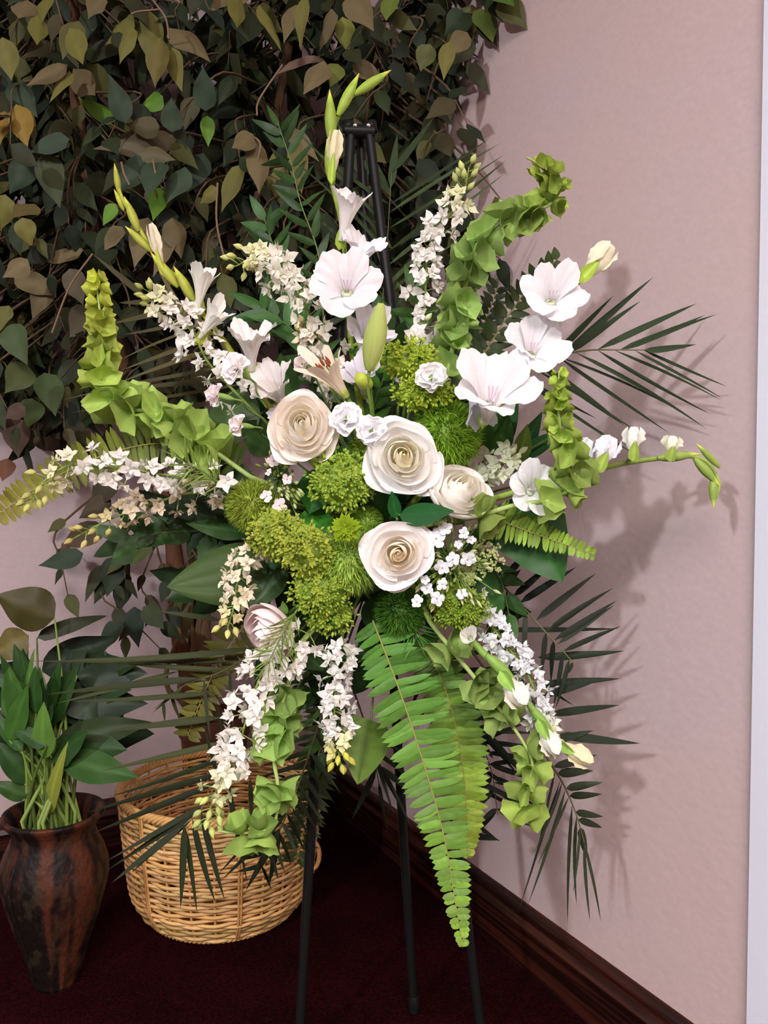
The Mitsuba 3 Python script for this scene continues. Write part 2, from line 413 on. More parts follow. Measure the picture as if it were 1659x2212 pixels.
# ------------------------------------------------------------------ basket, urn, planter, easel
def make_basket():
    rng = np.random.default_rng(5)
    k = thing('wicker_basket', 'round honey-coloured wicker basket on the dark carpet', 'basket')
    B = np.array([-0.382, 1.885, 0.0])
    H, NS = 0.288, 26
    def rad(z):
        return 0.158 + 0.046 * min(1, (z / 0.060)) ** 0.6 + 0.026 * max(0, (z - 0.05) / (H - 0.05)) ** 0.8
    rows = 33
    a = np.linspace(0, 2 * np.pi, 157)[:-1]
    for i in range(rows):
        z = 0.012 + (H - 0.03) * (i / (rows - 1)) ** 0.97
        r = rad(z) + 0.0042 * np.cos(NS / 2 * a + (i % 2) * np.pi) + 0.0008 * np.sin(3 * a + i)
        zz = z + 0.0012 * np.sin(2 * a + i * 1.3) + 0.0008 * np.sin(5 * a + i * 2.1)
        p = np.stack([B[0] + r * np.cos(a), B[1] + r * np.sin(a), zz], 1)
        p = np.vstack([p, p[:1]])
        base = np.array([220, 178, 116]) * rng.uniform(0.86, 1.08) + rng.normal(0, 4, 3)
        m = tube(p, 0.0041, np.clip(base, 0, 255), 5, rng, 0.07)
        part(k, 'weave_strand', m, 'm_wicker')
    for s in range(NS):                              # uprights, now and then a pair
        th = 2 * np.pi * s / NS
        for off in ((-0.013, 0.013) if s % 4 == 1 else (0.0,)):
            zs = np.linspace(0.014, H, 12)
            out = 0.0065 if s % 4 == 1 else 0.0
            p = np.array([[B[0] + (rad(z) + out) * math.cos(th + off), B[1] + (rad(z) + out) * math.sin(th + off), z] for z in zs])
            part(k, 'upright', tube(p, 0.0030, (206, 156, 92), 5, rng, 0.06), 'm_wicker')
    for i in range(4):                               # plaited border and foot
        ph = i * np.pi / 2
        aa = np.linspace(0, 2 * np.pi, 241)
        for nm, z0, r0, amp, tw in (('rim_strand', H + 0.002, rad(H), 0.0068, 30), ('foot_strand', 0.011, rad(0.006), 0.0062, 26)):
            r = r0 + amp * np.cos(tw * aa + ph); z = z0 + amp * np.sin(tw * aa + ph)
            p = np.stack([B[0] + r * np.cos(aa), B[1] + r * np.sin(aa), z], 1)
            part(k, nm, tube(p, 0.0044, (216, 170, 106), 5, rng, 0.06), 'm_wicker')
    a2 = np.linspace(0, np.pi, 15)                   # small ear handle on the right
    hp = [B + np.array([rad(0.14) + 0.001 + 0.016 * math.sin(t), -0.05, 0.140 - 0.032 * math.cos(t)]) for t in a2]
    part(k, 'ear_handle', tube(hp, 0.0055, (205, 150, 95), 6, rng), 'm_wicker')
    part(k, 'bottom', lathe([(0.001, 0.006), (0.14, 0.006), (0.14, 0.010), (0.001, 0.010)], (150, 100, 52), 32, B), 'm_wicker')
make_basket()

def make_urn():
    k = thing('clay_urn', 'dark brown glazed clay urn with rusty streaks holding the leafy plant', 'urn')
    c = URN
    prof = [(0.001, 0.0), (0.042, 0.0), (0.044, 0.006), (0.050, 0.03), (0.064, 0.08), (0.082, 0.135), (0.096, 0.185), (0.102, 0.215), (0.101, 0.24), (0.093, 0.268),
            (0.082, 0.292), (0.078, 0.308), (0.084, 0.322), (0.094, 0.334), (0.098, 0.341), (0.096, 0.346), (0.089, 0.346), (0.080, 0.335), (0.072, 0.312), (0.072, 0.25), (0.001, 0.25)]
    v, f, col = lathe(prof, (70, 40, 25), 96, c, lambda a, z: 1 + 0.012 * np.abs(np.sin(4 * a + 0.6)) ** 0.5 * np.clip(z / 0.05, 0, 1) * np.clip((0.30 - z) / 0.05, 0, 1))
    part(k, 'body', (v, f, col), 'm_urn', smooth=True)
    part(k, 'soil', lathe([(0.001, 0.296), (0.04, 0.298), (0.0715, 0.292), (0.0715, 0.28), (0.001, 0.28)], (30, 20, 14), 32, c), 'm_bark')
    # two scrolled ribs down the sides
    for th in (-2.05, 1.1):
        zs = np.linspace(0.03, 0.27, 12)
        rr = np.interp(zs, [p[1] for p in prof[1:9]] + [0.292], [p[0] for p in prof[1:9]] + [0.082])
        pts = [c + np.array([(r + 0.002) * math.cos(th), (r + 0.002) * math.sin(th), z]) for r, z in zip(rr, zs)]
        part(k, 'rib', tube(pts, 0.0045, (120, 60, 30), 6), 'm_urn')
make_urn()

PLANTER = np.array([-0.475, 2.245, 0.0])
def make_planter():
    k = thing('planter', 'brown planter of the ficus half hidden behind the wicker basket', 'planter')
    prof = [(0.001, 0.0), (0.076, 0.0), (0.078, 0.01), (0.084, 0.14), (0.091, 0.29), (0.097, 0.295), (0.099, 0.35), (0.093, 0.353), (0.086, 0.345), (0.084, 0.31), (0.001, 0.31)]
    part(k, 'body', lathe(prof, (96, 66, 46), 48, PLANTER), 'm_bark')
    part(k, 'moss', lathe([(0.001, 0.335), (0.05, 0.332), (0.083, 0.32), (0.083, 0.315), (0.001, 0.315)], (60, 48, 30), 24, PLANTER), 'm_bark')
make_planter()

CENTRE = P(835, 1150, 1.36)
def make_easel():
    k = thing('easel', 'black metal tripod easel that carries the flower spray', 'easel')
    tops = [P(758, 285, 1.44), P(797, 285, 1.44), P(778, 300, 1.47)]
    def foot(px, py, d):
        p = P(px, py, d); q = ray(px, py)
        return p
    feet = []
    for (x0, y0), (x1, y1), tp, d in (((690, 1850), (655, 2212), tops[0], 1.36), ((985, 2050), (1022, 2212), tops[1], 1.38), ((857, 1850), (894, 2212), tops[2], 1.485)):
        px = x1 + (x1 - x0) / (y1 - y0) * ((HORIZON + F_PX / d) - y1)
        q = np.array([0, 0, CAM_Z]) + ray(px, HORIZON + F_PX / d) * d
        q[2] = 0.006
        feet.append(q)
    for tp, q in zip(tops, feet):
        part(k, 'leg', tube([tp, tp * .5 + q * .5, q], 0.0085, (20, 20, 20), 10), 'm_metal')
        part(k, 'foot', tube([q, q + nrm(tp - q) * 0.03], 0.011, (20, 20, 20), 10), 'm_metal')
    top = (tops[0] + tops[1]) / 2
    cl = tube([top + [-0.026, 0, 0.001], top + [0.026, 0, 0.001]], [0.012, 0.012], (20, 20, 20), 12)
    ck = part(k, 'clamp', join([cl, tube([top + [-0.02, 0, 0.0], top + [-0.02, 0, 0.018]], [0.011, 0.009], (20, 20, 20), 10), tube([top + [0.02, 0, 0], top + [0.02, 0, 0.018]], [0.011, 0.009], (20, 20, 20), 10)]), 'm_metal')
    for dx in (-0.008, 0.015):
        part(ck, 'rivet', ball(top + [dx, -0.012, 0.006], 0.0042, (240, 240, 240), 1), 'm_chrome')
    a, b = tops[0] * .55 + feet[0] * .45, tops[1] * .55 + feet[1] * .45
    part(k, 'cross_bar', tube([a, b], 0.006, (20, 20, 20), 8), 'm_metal')
make_easel()

def make_foam():
    k = thing('floral_foam', 'dark green block of floral foam in a wire cage hidden among the flowers', 'floral foam')
    c = CENTRE
    m = box(c + [-0.075, -0.045, -0.11], c + [0.075, 0.045, 0.11])
    scene[k + '__block'] = mikit.ply(m, 'm_foam')
    ws = []
    for z in np.linspace(-0.10, 0.10, 5):
        q = np.array([[-.078, -.048, z], [.078, -.048, z], [.078, .048, z], [-.078, .048, z], [-.078, -.048, z]])
        ws.append(tube(c + q, 0.0018, (40, 60, 40), 4))
    part(k, 'cage', join(ws), 'm_stem')
make_foam()

# ------------------------------------------------------------------ ficus tree
def poly_mask(poly):
    from shapely.geometry import Polygon, Point
    from shapely.prepared import prep
    p = prep(Polygon(poly))
    return lambda x, y: p.contains(Point(x, y))
CROWN = [(-120, -140), (1150, -140), (1112, 10), (1075, 60), (1062, 130), (1010, 190), (975, 260), (985, 400), (1000, 520), (960, 660), (860, 720), (700, 720), (560, 840), (430, 900), (330, 860), (240, 900), (170, 930), (60, 935), (20, 870), (-120, 900)]
SKIRT = [(90, 1150), (240, 1060), (430, 1090), (520, 1150), (420, 1330), (330, 1370), (240, 1330), (190, 1300), (120, 1230)]
FCOL = [(40, 50, 30), (34, 44, 28), (46, 50, 30), (38, 46, 34), (52, 54, 32), (74, 76, 36), (30, 40, 28), (66, 62, 40), (44, 56, 30)]
def ficus_leaf(base, tip, hw, rgb, rng, nu=7, nv=4, turn=0.35):
    n = nrm([rng.normal(0, turn), -1, rng.normal(0.25, 0.35)])
    return leaf(base, tip, hw, n, rgb, 'drip', nu, nv, fold=rng.uniform(-0.25, 0.4), sag=rng.uniform(-0.02, 0.09), wave=0.12, waves=1.6, rng=rng, mid=1.12, side_sag=rng.normal(0, 0.02), amt=0.04)
def make_ficus():
    rng = np.random.default_rng(11)
    k = thing('ficus_tree', 'tall artificial ficus tree with drooping olive-green leaves in the corner', 'tree')
    soil = PLANTER + [0, 0, 0.325]
    trunks = [[soil + [-.02, 0, 0], P(412, 1480, 2.2), P(385, 1330, 2.2), P(370, 1150, 2.15), P(300, 900, 2.08), P(225, 640, 2.0), P(188, 420, 1.98), P(165, 200, 1.98), P(150, -60, 2.0)],
              [soil + [.03, -.02, 0], P(450, 1500, 2.18), P(440, 1340, 2.2), P(455, 1160, 2.2), P(420, 960, 2.15), P(470, 700, 2.12), P(560, 420, 2.1), P(620, 120, 2.1), P(640, -80, 2.1)],
              [soil + [.01, .03, 0], P(395, 1500, 2.23), P(430, 1340, 2.23), P(425, 1160, 2.2), P(520, 930, 2.2), P(660, 700, 2.15), P(760, 380, 2.05), P(830, 60, 2.0)]]
    for i, t in enumerate(trunks):
        p = smooth_line(t, 40)
        r = np.linspace(0.024, 0.011, 40) * (1.2, 0.9, 0.8)[i] * (1 + 0.10 * np.sin(np.arange(40) * 1.7))
        part(k, 'trunk', tube(p, r, ((104, 72, 52), (112, 86, 64), (98, 78, 60))[i], 10, rng, 0.15), 'm_bark')
    tr = [smooth_line(t, 60) for t in trunks]
    # leaves that can be told apart in the photograph: (stalk, tip, half width, colour)
    G, O, B, D = (88, 126, 40), (104, 102, 48), (104, 94, 64), (50, 66, 48)
    named = [(248, 262, 167, 209, 17, G), (272, 266, 234, 158, 22, D), (352, 208, 302, 236, 20, G), (146, 140, 56, 186, 15, B), (150, 152, 107, 222, 18, O), (158, 148, 206, 206, 25, B),
             (288, 30, 226, 98, 26, O), (284, 55, 258, 140, 19, O), (325, 25, 330, 150, 25, O), (365, 60, 455, 135, 26, B), (372, 102, 394, 200, 18, O), (348, 80, 335, 190, 22, (98, 92, 46)),
             (228, -5, 190, 42, 26, B), (372, 285, 370, 210, 22, D), (445, 240, 438, 142, 24, D), (448, 250, 450, 318, 14, G), (383, 300, 200, 322, 32, (92, 84, 62)), (345, 275, 270, 268, 20, (84, 78, 54)),
             (512, -10, 512, 62, 20, O), (540, -20, 448, 30, 26, B), (560, 10, 608, 112, 18, O), (640, 10, 612, 95, 20, B), (660, -10, 650, 110, 16, O), (716, 18, 690, 112, 24, B), (740, 36, 752, 118, 20, (118, 122, 52)),
             (752, -10, 808, 68, 28, B), (850, -8, 834, 46, 22, (96, 112, 46)), (1000, 22, 960, 78, 18, D), (1020, 10, 1010, 92, 22, (92, 92, 52)), (1045, 20, 1072, 95, 24, (84, 98, 44)), (1060, -40, 1112, 14, 22, (66, 96, 34)),
             (1010, 70, 966, 122, 20, B), (930, 95, 908, 155, 20, (84, 90, 50)), (970, 90, 958, 175, 16, O), (700, 128, 592, 166, 14, (124, 104, 90)), (700, 130, 655, 205, 24, B), (730, 138, 712, 190, 18, (96, 106, 48)), (760, 140, 830, 178, 17, B),
             (548, 290, 500, 320, 20, B), (556, 300, 560, 420, 24, B), (522, 355, 478, 460, 20, O), (468, 405, 432, 440, 16, O), (590, 330, 620, 470, 22, O), (620, 280, 690, 350, 17, B), (640, 300, 652, 420, 20, (98, 92, 52)),
             (345, 405, 330, 478, 18, G), (250, 440, 222, 488, 14, G), (265, 490, 225, 545, 20, B), (320, 470, 290, 580, 24, B), (372, 470, 392, 560, 26, B), (380, 490, 330, 600, 22, B), (48, 470, 68, 532, 20, O), (12, 420, 0, 500, 24, O),
             (20, 180, 82, 255, 24, D), (5, 80, 25, 175, 22, O), (35, 225, 60, 320, 24, (128, 106, 44)), (10, 240, -6, 330, 20, (124, 98, 44)), (60, 235, 70, 300, 12, (126, 104, 48)), (85, 30, 80, 98, 20, O), (60, 0, 40, 40, 26, B), (105, -10, 90, 50, 16, O),
             (170, 45, 135, 130, 24, (84, 82, 46)), (150, 60, 180, 140, 22, O), (150, 300, 62, 330, 20, D), (60, 340, 20, 420, 26, D), (95, 330, 130, 450, 28, (62, 70, 44)), (75, 440, 30, 470, 24, (88, 78, 44)),
             (320, 340, 250, 420, 24, D), (350, 350, 318, 430, 26, D), (300, 330, 380, 346, 18, (88, 82, 58)), (400, 360, 360, 440, 26, D), (440, 330, 400, 420, 24, D), (20, 700, 60, 790, 28, (62, 78, 46)), (95, 805, 120, 900, 27, (64, 80, 46)), (60, 790, 10, 850, 28, (66, 76, 40)), (70, 860, 60, 925, 24, (60, 74, 36)), (20, 660, -5, 720, 26, (90, 92, 48)),
             (30, 590, 120, 640, 24, B), (110, 600, 70, 690, 26, B), (60, 560, 5, 600, 22, B), (180, 540, 80, 560, 22, B), (150, 580, 180, 660, 24, (78, 70, 52)), (190, 660, 150, 730, 24, (70, 64, 48)), (180, 1195, 82, 1222, 20, (46, 62, 46)), (220, 1220, 184, 1302, 17, (56, 62, 44)),
             (300, 1180, 235, 1225, 22, (52, 74, 40)), (325, 1170, 282, 1222, 16, (70, 84, 42)), (260, 1340, 222, 1410, 22, (44, 58, 42)), (290, 1310, 300, 1400, 20, (36, 52, 38)), (268, 1370, 272, 1430, 14, (60, 70, 34)), (310, 1310, 355, 1360, 20, (58, 70, 40)),
             (150, 1180, 130, 1190, 12, (84, 66, 46)), (240, 1080, 170, 1120, 22, (70, 60, 44)), (250, 1030, 200, 1100, 26, (60, 54, 40)), (230, 1140, 130, 1185, 24, (80, 66, 48)), (395, 1290, 405, 1390, 16, (88, 84, 50)), (270, 1230, 255, 1330, 24, (40, 50, 36)), (250, 1200, 230, 1290, 24, (44, 56, 38)),
             (30, 900, 40, 990, 26, (80, 58, 46)), (55, 880, 10, 905, 20, (70, 54, 44)), (85, 930, 130, 980, 26, (78, 62, 44)), (15, 990, 5, 1040, 18, (100, 66, 46)), (150, 945, 190, 985, 26, (76, 64, 46))]
    depth = lambda y: rng.uniform(1.64, 1.82) if y < 900 else rng.uniform(1.85, 2.0)
    leaves, twigs = [], []
    for bx, by, tx, ty, hw, rgb in named:
        d = depth(by)
        b, t = P(bx, by, d), P(tx, ty, d + rng.uniform(-0.05, 0.03))
        leaves.append((d, clear(ficus_leaf(b, t, hw / F_PX * d * 1.12, rgb, rng, 8, 4))))
    inside, skirt = poly_mask(CROWN), poly_mask(SKIRT)
    def spray_twig(x, y, d, n, L0, turn=0.35):
        sx = rng.normal(0, 1)
        end = P(x + sx * 60, y + rng.uniform(50, 130), d - rng.uniform(0.02, 0.10))
        o = P(x, y, d)
        top = np.concatenate([t for t in tr]); j = np.argmin(np.linalg.norm((top - o) * [1, 1, 0.8] + [0, 0, -0.10], axis=1))
        s = smooth_line([top[j] * 0.75 + o * 0.25 + [0, 0, 0.02], o + [0, 0, 0.015], (o + end) / 2 + [0, -0.01, 0.012], end], 12)
        twigs.append(tube(s, np.linspace(0.0034, 0.0012, 12), (100, 82, 60), 4, rng, 0.1))
        for q in range(n):
            u = 0.35 + 0.65 * q / max(1, n - 1)
            b = s[min(11, int(u * 11))]
            side = 1 if q % 2 else -1
            dirn = nrm([side * rng.uniform(0.15, 0.75), rng.normal(-0.15, 0.25), -rng.uniform(0.45, 1.0)])
            L = L0 * rng.uniform(0.75, 1.2)
            rgb = FCOL[rng.integers(len(FCOL))]
            leaves.append((d, clear(ficus_leaf(b, b + dirn * L, L * rng.uniform(0.21, 0.28), rgb, rng, 6, 2, turn))))
    made = 0
    while made < 62:                                     # the outer leaves
        x, y = rng.uniform(-60, 1110), rng.uniform(-80, 900)
        if inside(x, y) and inside(x, y + 60):
            spray_twig(x, y, rng.uniform(1.70, 1.90), 4, 0.074); made += 1
    made = 0
    while made < 9:
        x, y = rng.uniform(100, 500), rng.uniform(1060, 1300)
        if skirt(x, y):
            spray_twig(x, y, rng.uniform(1.95, 2.1), 4, 0.062); made += 1
    front = len(leaves)
    made = 0
    while made < 330:                                    # the crown's inner leaves
        x, y = rng.uniform(-100, 1090), rng.uniform(-120, 880)
        if inside(x, y) and inside(min(x + 30, 1100), y + 70):
            spray_twig(x, y, rng.uniform(1.96, 2.30), 6, 0.10, 2.2); made += 1
    leaves_front, inner = [m for _, m in leaves[:front]], [m for _, m in leaves[front:]]
    keep = leaves_front[:300]
    for m in keep: part(k, 'leaf', m, 'm_silk')
    part(k, 'inner_leaves', join(inner + leaves_front[300:]), 'm_silk', kind='stuff', label='dense inner leaves of the crown')
    for m in twigs[:67]: part(k, 'twig', m, 'm_bark')
    part(k, 'inner_twigs', join(twigs[67:]), 'm_bark', kind='stuff')
    for q in range(5):                                   # thin stems that climb with the trunks
        o = rng.normal(0, 26, 5)
        part(k, 'trunk', tube(smooth_line([soil + [rng.normal(0, .03), rng.normal(0, .03), 0], P(415 + o[0], 1480, 2.19), P(405 + o[1], 1330, 2.18), P(420 + o[2], 1160, 2.15), P(430 + o[3] * 2, 980, 2.12), P(440 + o[4] * 4, 800, 2.1)], 24), np.linspace(0.008, 0.004, 24), (112, 88, 62), 7, rng, 0.15), 'm_bark')
    # bare strings of vine that hang in front of the crown
    for q in ([(345, 20), (300, 25), (283, 30)], [(330, 0), (358, 40), (365, 85)], [(262, 350), (268, 375), (280, 400)], [(330, 345), (340, 390), (352, 408)], [(470, 395), (468, 480), (485, 560)], [(200, 548), (150, 620), (112, 720)], [(540, 290), (562, 310), (556, 350)], [(610, 140), (560, 215), (555, 250)]):
        part(k, 'vine', tube(line_px(q, 1.66, 1.66, 10), 0.0022, (128, 106, 84), 5), 'm_bark')
make_ficus()
# ------------------------------------------------------------------ the standing flower spray: builders
WHITE, CREAM, BLUSH = (246, 243, 246), (246, 234, 214), (243, 226, 224)
def to_centre(p, rng, spread=0.05):
    return CENTRE + rng.uniform(-1, 1, 3) * [spread, 0.03, spread]

def floret5(c, f, r, rgb, rng, n=5, w=0.42, kind='petal', cup=0.25, eye=None, nu=4, nv=2, spin=None, jit=0.15):
    f, e1, e2 = basis(f, rng.uniform(0, 6.28) if spin is None else spin)
    ms = []
    for i in range(n):
        a = 2 * np.pi * i / n + rng.normal(0, 0.10)
        er = math.cos(a) * e1 + math.sin(a) * e2
        cu = cup + rng.normal(0, jit)
        rr = r * rng.uniform(1 - jit, 1 + jit * 0.8)
        ms.append(leaf(c + er * 0.06 * r, c + er * rr + f * rr * cu, rr * w, f, rgb, kind, nu, nv, fold=rng.uniform(-0.15 - jit, 0.25 + jit), sag=rng.uniform(-0.10, 0.06) * jit / 0.15, wave=jit, side_sag=rng.normal(0, jit * 0.25), rng=rng, mid=1.0, amt=0.02))
    if eye is not None:
        ms.append(spindle(c - f * 0.05 * r, c + f * 0.26 * r, 0.11 * r, eye, 5, 4))
    return join(ms)

def ruffled_cup(base, f, R, L, rng, n=6, span=0.84, open_=1.0, rgb=WHITE, throat=None, ruffle=0.05, nu=10, nv=16, point=0.20, twist=0.0, tube_r=0.10, curl=0.22, wob=1.0):
    """Petals of a trumpet-shaped flower: n patches of a flaring tube, each with a rounded, waved lip."""
    f, e1, e2 = basis(f, rng.uniform(0, 6.28))
    out = []
    for i in range(n):
        outer = i % 2
        a = 2 * np.pi * i / n + rng.normal(0, 0.06)
        t = np.linspace(0, 1, nu + 1)[:, None]
        u = np.linspace(-1, 1, nv + 1)[None, :]
        lipL = 1 - point * np.abs(u) ** 2.4 + rng.normal(0, 0.02)
        tt = t * lipL
        ph = rng.uniform(0, 6.28, 3)
        wv = ruffle * (np.sin(3.2 * u + ph[0]) + 0.75 * np.sin(9 * u + ph[1]) * np.abs(u) + 0.34 * np.sin(16 * u + ph[2])) * tt ** 3
        sc = rng.uniform(0.92, 1.08) * (1.0 if outer else 0.94)
        r = R * sc * (tube_r + 0.26 * tt + (0.74 - tube_r) * open_ * tt ** 2.6) + R * wv * 0.3
        r = r - 0.035 * R * np.exp(-(u / 0.16) ** 2) * np.sin(np.pi * tt)
        z = L * (tt - curl * open_ * tt ** 4) + R * wv * 1.2 - (0.012 * R if outer else 0) + L * 0.05 * rng.normal() * tt
        r = r * (1 + wob * rng.normal(0, 0.07) * tt); z = z + L * wob * rng.normal(0, 0.07) * tt ** 2
        sp = span * (1.12 - 0.30 * t)
        phi = a + u * sp + twist * tt
        p = base + f * z[..., None] + (r * np.cos(phi))[..., None] * e1 + (r * np.sin(phi))[..., None] * e2
        c = tint((nu + 1) * (nv + 1), np.clip(np.array(rgb) * rng.uniform(0.98, 1.01), 0, 255), rng, 0.008).reshape(nu + 1, nv + 1, 3)
        if throat is not None: c[:2] = lin(throat)
        out.append((p.reshape(-1, 3), gf(nu, nv), c.reshape(-1, 3)))
    return out

def glad_bloom(stem, c, f, R, L, rng, open_=1.0, rgb=WHITE, anthers=True, name='bloom', **kw):
    base = c - nrm(f) * L
    b = part(stem, name, tube([base - nrm(f) * 0.006, base + nrm(f) * L * 0.25], [R * 0.11, R * 0.15], (226, 232, 208), 7), 'm_petal', label='white ruffled gladiolus bloom' if name == 'bloom' else None)
    for m in ruffled_cup(base, f, R, L, rng, open_=open_, rgb=rgb, **kw): part(b, 'petal', m, 'm_petal')
    if anthers:
        ff, e1, e2 = basis(f)
        for a in (-0.4, 0.1, 0.6):
            o = base + ff * L * 0.40 + e1 * R * 0.06 * a
            part(b, 'anther', tube([base + ff * L * 0.2, o, o + ff * L * 0.20 + e2 * R * 0.10 + e1 * R * 0.14 * a], [R * .008, R * .012, R * .02], (214, 190, 206), 4), 'm_stem')
    return base

def gladiolus(label, line, blooms, buds, d0, d1, rng, r=0.0055, green=(152, 178, 66)):
    k = thing('gladiolus', label, 'gladiolus')
    p = line_px(line, d0, d1, 36)
    p = np.vstack([p, smooth_line([p[-1], (p[-1] + CENTRE) / 2, CENTRE + [0, 0, rng.uniform(-.05, .05)]], 8)[1:]])
    part(k, 'stem', tube(p, np.linspace(r * 0.45, r, len(p)), green, 7, rng, 0.04), 'm_stem')
    for x, y, d, f, R, L, o, rgb in blooms:
        c = P(x, y, d)
        base = glad_bloom(k, c, f, R / F_PX * d, L / F_PX * d, rng, o, rgb, anthers=o > 0.75, ruffle=0.10 if o > 0.5 else 0.06, span=0.90)
        j = np.argmin(np.linalg.norm(p - base, axis=1))
        q = p[j]
        if np.linalg.norm(q - base) > 0.008:
            part(k, 'flower_stalk', tube([q, (q + base) / 2 + [0, 0, 0.003], base], 0.0035, green, 6), 'm_stem')
        e = base + nrm(f) * L / F_PX * d * 0.42
        part(k, 'sheath', leaf(base - nrm(f) * 0.02, e, 0.009, [0.1, -1, 0.1], green, 'lance', 7, 4, fold=0.5, rng=rng), 'm_leaf')
    for bx, by, tx, ty, w, d, tip in buds:                # w: half width in pixels; tip: None = all green
        b, t = P(bx, by, d), P(tx, ty, d - 0.005)
        rr = w / F_PX * d
        if tip is None:
            part(k, 'bud', spindle(b, t, rr, np.array(green) * rng.uniform(0.9, 1.08), 8, 8, rng, 0.0, (206, 196, 84)), 'm_stem')
        else:
            bk = part(k, 'bud', spindle(b * .85 + t * .15, t, rr * 0.86, tip, 9, 9, rng, 0.7), 'm_petal', label='white half-open bud')
            ax = nrm(t - b)
            fx, e1, e2 = basis(ax)
            for a in (0.5, 2.6, 4.7):                      # rolled lips of the bud
                er = math.cos(a) * e1 + math.sin(a) * e2
                L = np.linalg.norm(t - b)
                part(bk, 'lip', leaf(b * .6 + t * .4 + er * rr * .62, t + er * rr * 0.72 + ax * L * 0.02, rr * 0.72, er, tip, 'round', 6, 4, fold=-0.5, sag=0.03, wave=0.22, rng=rng, mid=1, amt=0.02), 'm_petal')
            part(k, 'sheath', leaf(b - ax * 0.008 + [0, -rr * .6, 0], b * .45 + t * .55 + [0, -rr * .8, 0], rr * 0.62, [-0.3, -1, 0.1], green, 'lance', 7, 4, fold=-0.7, rng=rng), 'm_leaf')
            j = np.argmin(np.linalg.norm(p - b, axis=1))
            if np.linalg.norm(p[j] - b) > 0.006: part(k, 'flower_stalk', tube([p[j], b], 0.0035, green, 6), 'm_stem')
    return k

def bell_cup(c, f, R, rng, rgb, squash):
    """One papery calyx: a shallow, folded, five-cornered cup."""
    f, e1, e2 = basis(f, rng.uniform(0, 6.28))
    nt, na = 5, 15
    t = np.linspace(0, 1, nt)[:, None]
    a = (np.arange(na) * 2 * np.pi / na)[None, :]
    r = R * (0.10 + 0.90 * t ** 0.75) * (1 + 0.10 * np.cos(5 * a) * t ** 2) 
    z = R * (0.95 * t ** 1.35 + 0.09 * np.cos(5 * a + 0.6) * t ** 2 + 0.10 * np.sin(2 * a + rng.uniform(0, 6)) * t ** 2)
    p = c + f * z[..., None] + (r * np.cos(a) * squash)[..., None] * e1 + (r * np.sin(a))[..., None] * e2
    col = tint(nt * na, rgb, rng, 0.03).reshape(nt, na, 3)
    col[:, ::3] *= 1.16                                    # the paler ribs that end in the corners
    return p.reshape(-1, 3), gf(nt - 1, na, True), col.reshape(-1, 3)

def bells(label, line, d0, d1, rng, step=0.022, R0=0.010, R1=0.026, skip=(), rgb0=(168, 186, 84), rgb1=(150, 178, 104), root=True, bare=1.0, whorl=4):
    """line runs from the tip; the cups grow towards the stalk end. bare: the share of the line that carries cups."""
    k = thing('bells_of_ireland', label, 'bells of Ireland')
    p = line_px(line, d0, d1, 60)
    full = np.vstack([p, smooth_line([p[-1], (p[-1] + CENTRE) / 2, CENTRE], 8)[1:]]) if root else p
    part(k, 'stem', tube(full, np.linspace(0.0015, 0.0042, len(full)), (158, 180, 104), 7, rng, 0.03), 'm_stem')
    s = np.r_[0, np.cumsum(np.linalg.norm(np.diff(p, axis=0), axis=1))]
    x, S = 0.004, s[-1]
    while x < S * bare:
        u = x / S
        g = min(1, u * 2.2 + 0.02)
        R = R0 + (R1 - R0) * g
        j = min(len(p) - 2, int(np.searchsorted(s, x)))
        c, ax = p[j], nrm(p[j] - p[min(j + 2, len(p) - 1)])
        if not any(a <= u <= b for a, b in skip):
            _, e1, e2 = basis(ax, rng.uniform(0, 6.28))
            m = whorl if g > 0.25 else 3
            for i in range(m):
                a = 2 * np.pi * i / m + rng.normal(0, 0.25)
                er = math.cos(a) * e1 + math.sin(a) * e2
                f = nrm(er * 1.0 + ax * rng.uniform(0.0, 0.6))
                rgb = np.array(rgb0) * (1 - g) + np.array(rgb1) * g
                rgb = rgb * rng.uniform(0.86, 1.1)
                part(k, 'bell', bell_cup(c + er * 0.003, f, R * rng.uniform(0.9, 1.2), rng, np.clip(rgb * 1.08, 0, 255), rng.uniform(0.42, 0.9)), 'm_bell')
        x += R * 1.18 + 0.004
    return k

